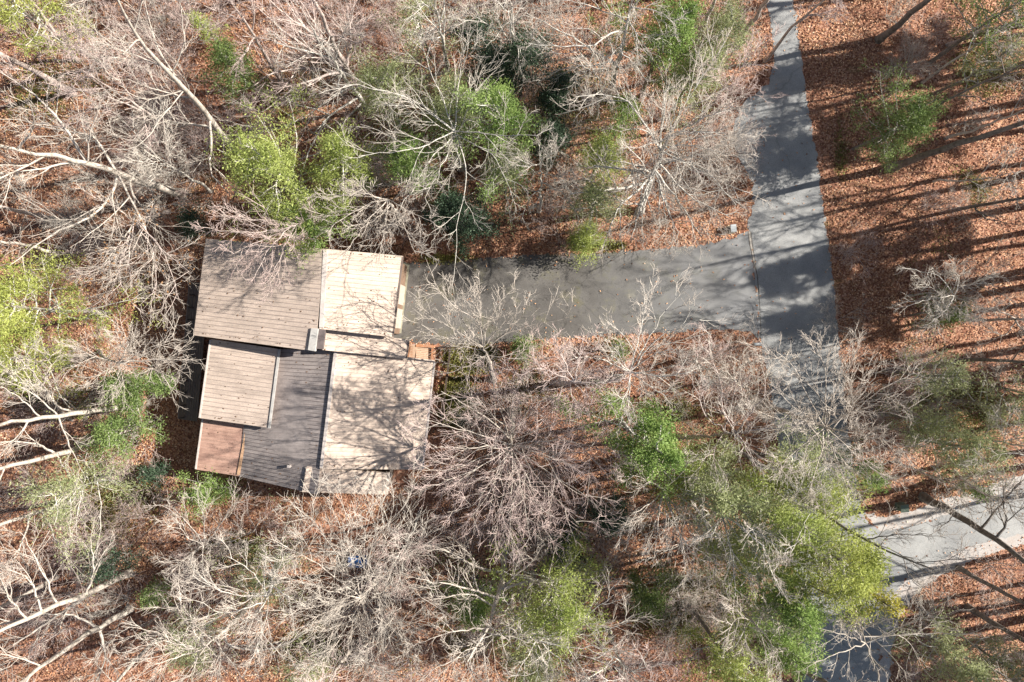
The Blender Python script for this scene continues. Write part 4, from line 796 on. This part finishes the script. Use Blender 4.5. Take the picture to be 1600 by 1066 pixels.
for (x0, y0, x1, y1, cnt, where) in ZONES:
    made = 0; tries = 0
    while made < cnt and tries < 400:
        tries += 1; x = rg0.uniform(x0, x1); y = rg0.uniform(y0, y1); a_ = np.array([x]); b_ = np.array([y])
        if any(inside(p_, a_, b_)[0] for p_ in (ROAD, DRIVE, PAD, HOUSE)): continue
        k = int(rg0.integers(0, len(BR))); sc_ = float(rg0.uniform(.7, 1.15)); rot = float(rg0.uniform(0, 6.28))
        if x > 1290: sc_ *= .7
        lb_ = shrub_label(x, y, look[BR[k][8]], sc_, k)
        if lb_ in used_labels: continue
        used_labels.add(lb_); made += 1
        # ground position below the visible spot (crown about 2.5 m up)
        p = P(x, y, 2.5); root = empty('bare_shrub', (p[0], p[1], 0)); root.rotation_euler = (0, 0, rot); root.scale = (sc_, sc_, sc_)
        q1, r1, q2, r2, q3, r3, q4, r4, bk = BR[k]
        tag(root, lb_, 'bare shrub', 'low bare shrubs in the understorey')
        if len(BRM) <= k or not any(m[0] == k for m in BRM):
            V, Fc = merge([tubes(q1, r1, 4), tubes(q2, r2, 3)]); V2, F2 = merge([tubes(q3, r3, 3), tubes(q4, r4, 3)])
            loc = np.array(root.location); o1 = mesh_obj('stems', V + loc, Fc, BARK[bk], root, True); o2 = mesh_obj('twigs', V2 + loc, F2, BARK['twig_' + bk], root)
            BRM.append((k, o1, o2))
        else:
            m = [m for m in BRM if m[0] == k][0]
            for src in m[1:]: c = src.copy(); C.objects.link(c); c.parent = root

# ------------------------------------------------------------------ trees just beyond the right edge: only their long shadows fall into view
rg1 = np.random.default_rng(5)
src = [o for o in C.objects if o.get('label', '') in ('bare tree over the top edge just right of the pavement', 'thin bare tree above the slim crossing trunk in the upper right', 'short bare tree with a pale stub trunk on the leafy bank under the driveway')]
def slim(k, h):
    return dict()
out_spots = [(1640,-60,20),(1700,20,21),(1660,95,19),(1760,130,22),(1690,190,20),(1820,215,22),(1650,265,17),(1730,300,21),(1880,330,23),(1660,352,18),(1780,392,22),(1700,430,20),(1640,470,17),(1830,480,23),
             (1720,520,21),(1650,560,18),(1780,590,22),(1690,640,20),(1640,700,18),(1820,690,22),(1740,750,20),(1680,850,19),(1640,960,18),(1720,1010,21),(1650,1090,19),(1800,930,22),(1900,60,23),(1900,560,23),(1625,905,16),(1660,935,19),(1690,975,20),(1640,1020,18),(1760,1060,21)]
first = {}
N_RIGHT = len(out_spots)
out_spots += [(1180,-70,20),(1060,-45,19),(960,-90,21),(850,-50,18),(760,-85,21),(650,-45,19),(560,-80,20),(450,-50,18),(350,-95,21),(240,-45,19),(120,-70,20),(1320,-60,20),(1430,-95,21),(1540,-50,19)]  # unseen trees added past the top edge to shade the top strip
for i, (x, y, h) in enumerate(out_spots):
    k = i % 4
    if k not in first:
        px_, py_ = x, y; b_ = P(x, y, 0); hw = h
        # an upright slim forest tree with a high crown
        zs_ = [0, h * .35, h * .7, h * .97]
        path = []
        for z_ in zs_:
            w_ = rg1.normal(0, .25, 2) if z_ else (0, 0); path.append((800 + (b_[0] + w_[0]) * F / (H - z_), 533 - (b_[1] + w_[1]) * F / (H - z_)))
        r = bare_tree('slim bare forest tree standing just beyond the right edge of the picture', path, zs=zs_, top=h, r0=.26 + .045 * k, n1=11, len1=3.6, ang=48, t0=.42, dens=.8, bark='grey', group='slim bare trees beyond the right edge', ext=False, seed=900 + k)
        first[k] = (r, h)
    else:
        r0_, h0 = first[k]; r = r0_.copy(); C.objects.link(r); p = P(x, y, 0); r.location = (p[0], p[1], 0); r.rotation_euler = (0, 0, rg1.uniform(0, 6.28)); s_ = h / h0; r.scale = (s_, s_, s_)
        for ch in list(r0_.children): c = ch.copy(); C.objects.link(c); c.parent = r
        if i >= N_RIGHT: r['label'] = 'unseen slim bare tree added beyond the top edge to shade the top strip'; r['group'] = 'slim bare trees added beyond the top edge for shade'

for (x, y, r_) in ((1715,150,70),(1700,345,60),(1720,415,60),(1700,40,50),(1668,925,48),(1690,1000,52),(1790,560,60)):  # unseen pines, leaves enlarged so their crowns cast denser shade on the road
    k0 = P(x, y, 0); zc_ = 17 * .72; ev('tall unseen pine beyond the right edge, leaves enlarged for a denser shadow', 800 + k0[0] * F / (H - zc_), 533 - k0[1] * F / (H - zc_), r_, 17, 'pine', 'green', 24000, ls=1.55, group='tall pines beyond the right edge')
# ------------------------------------------------------------------ leaf litter
rg2 = np.random.default_rng(9)
def scatter(n, x0, x1, y0, y1, keepf):
    x = rg2.uniform(x0, x1, n); y = rg2.uniform(y0, y1, n); k = keepf(x, y); return x[k], y[k]
def on_pave(x, y):
    r = np.zeros(len(x), bool)
    for p_ in (ROAD, DRIVE): r |= inside(p_, x, y)
    return r
xs_, ys_ = scatter(330000, -60, 1700, -60, 1130, lambda x, y: ~on_pave(x + rg2.normal(0, 4.5, len(x)) * rg2.random(len(x)), y + rg2.normal(0, 4.5, len(y)) * rg2.random(len(x))) & ~inside([(330,400),(640,400),(640,760),(330,760)], x, y)
                   & ~(inside(PAD, x, y) & (rg2.random(len(x)) < .9)) & ~((inside(GRAVEL_N, x, y) | inside(GRAVEL_S, x, y)) & (rg2.random(len(x)) < .93)))
x2, y2 = scatter(9000, 600, 1600, 0, 1066, lambda x, y: on_pave(x, y) & (rg2.random(len(x)) < np.where(inside([(1130,115),(1215,115),(1200,280),(1150,290)], x, y), 1, np.where(x < 1170, .22, .16)))); xs_ = np.r_[xs_, x2]; ys_ = np.r_[ys_, y2]
def terr(X, Y): return .28 * np.sin(X * .31 + 1.3 * np.sin(Y * .21)) * np.cos(Y * .37 + np.sin(X * .17)) + .12 * np.sin(X * 1.1 + Y * .7)
X = (xs_ - 800) * H / F; Y = (533 - ys_) * H / F
flat = np.zeros(len(X), bool)
for dx, dy in [(0, 0)] + [(48 * math.cos(a), 48 * math.sin(a)) for a in np.arange(0, 6.2, .7)]:
    for poly in (ROAD, DRIVE, PAD, GRAVEL_N, GRAVEL_S, [(300,350),(690,350),(690,790),(300,790)]): flat |= inside(poly, xs_ + dx, ys_ + dy)
Z = np.where(flat, 0, np.maximum(terr(X, Y), -.02)) + .03 + .05 * rg2.random(len(X))
d = nrm(np.stack([rg2.normal(0, 1, len(X)), rg2.normal(0, 1, len(X)), rg2.normal(0, .35, len(X))], 1)); up_ = np.stack([rg2.normal(0, .35, len(X)), rg2.normal(0, .35, len(X)), np.ones(len(X))], 1); s_ = nrm(np.cross(d, up_))
l = (.045 + .055 * rg2.random(len(X)))[:, None]; w = (.03 + .03 * rg2.random(len(X)))[:, None]; c = np.stack([X, Y, Z], 1)
V = np.stack([c - d * l, c + s_ * w, c + d * l, c - s_ * w], 1).reshape(-1, 3)
m_leaf, n, b = new_mat('fallen_leaf', .8); g = n.nodes.new('ShaderNodeNewGeometry')
col = ramp(n, g.outputs['Random Per Island'], [(0, (.09, .035, .02)), (.22, (.29, .13, .065)), (.5, (.51, .26, .13)), (.82, (.65, .385, .22)), (1, (.72, .53, .37))])
col = mix(n, ramp(n, noise(n, .10, 3), [(.42, g3(0)), (.6, g3(.55))]), col, (.27, .115, .07)); n.links.new(col, b.inputs['Base Color'])
o = mesh_obj('leaf_litter', V, np.arange(len(V)).reshape(-1, 4), m_leaf); tag(o, 'orange brown fallen leaves covering the forest floor', 'fallen leaves', None, 'stuff')
# moss and grass patches: low green blades
mx_ = []; 
for (cx, cy, rx, ry, n_) in [(735,560,55,30,1500),(720,615,40,35,1500),(710,650,30,20,700),(770,640,60,25,600),(930,384,60,8,500),(700,405,50,6,400),(1500,300,60,40,700),(1240+75,230,12,60,200),(1040,640,60,20,700),(1500,640,80,60,1500),(1545,100,70,60,900),(370,860,60,30,900),(600,1000,200,60,2500),(100,600,90,60,1500),(1440,350,70,70,300),(1080,950,110,70,3000),(850,600,80,30,500),(180,780,90,70,2000),(520,150,150,80,1500),(90,160,90,80,1500),(900,180,90,90,2500)]:
    a = rg2.random(n_) * 6.283; r_ = np.sqrt(rg2.random(n_)) * (.6 + .4 * rg2.random(n_)); mx_.append(np.stack([cx + rx * r_ * np.cos(a), cy + ry * r_ * np.sin(a)], 1))
q = np.concatenate(mx_); q = q[~on_pave(q[:, 0], q[:, 1])]; c = np.stack([(q[:, 0] - 800) * H / F, (533 - q[:, 1]) * H / F, np.full(len(q), .08)], 1)
c = np.repeat(c, 4, 0) + rg2.normal(0, .16, (len(c) * 4, 3)) * [1, 1, .25]; V, Fc = leaf_quads(rg2, c, .16, .07, np.array([0, 0, .5]))
o = mesh_obj('moss_and_grass', V, Fc, LEAF['gold'] if False else leaf_mat('moss', [(0, (.10, .10, .025)), (.5, (.20, .20, .05)), (1, (.32, .30, .09))], .2)); tag(o, 'olive moss and low grass patches in the leaf litter', 'moss', None, 'stuff')

# ------------------------------------------------------------------ fallen logs
def log(x0, y0, x1, y1, rad, bark, label):
    a = P(x0, y0, rad); b_ = P(x1, y1, rad); r = np.random.default_rng(int(x0)); q_, L = resample([a, (a + b_) / 2 + r.normal(0, .06, 3) * [1, 1, 0], b_], 12)
    V, Fc = tubes(q_[None], (rad * (1 - .35 * np.linspace(0, 1, 12)) * (1 + r.normal(0, .05, 12)))[None], 10)
    Fl = [tuple(f) for f in Fc] + [tuple(range(9, -1, -1)), tuple(range(110, 120))]; o = mesh_obj('fallen_log', V, Fl, BARK[bark], None, False); tag(o, label, 'log')
log(428,872,463,844,.18,'pink','short pinkish fallen log in the brush below the house')
log(486,874,502,858,.14,'pink','stubby log piece just right of the short pinkish log below the house')
log(88,572,156,570,.14,'grey','grey fallen log lying level near the left edge beside the yellow green pine')
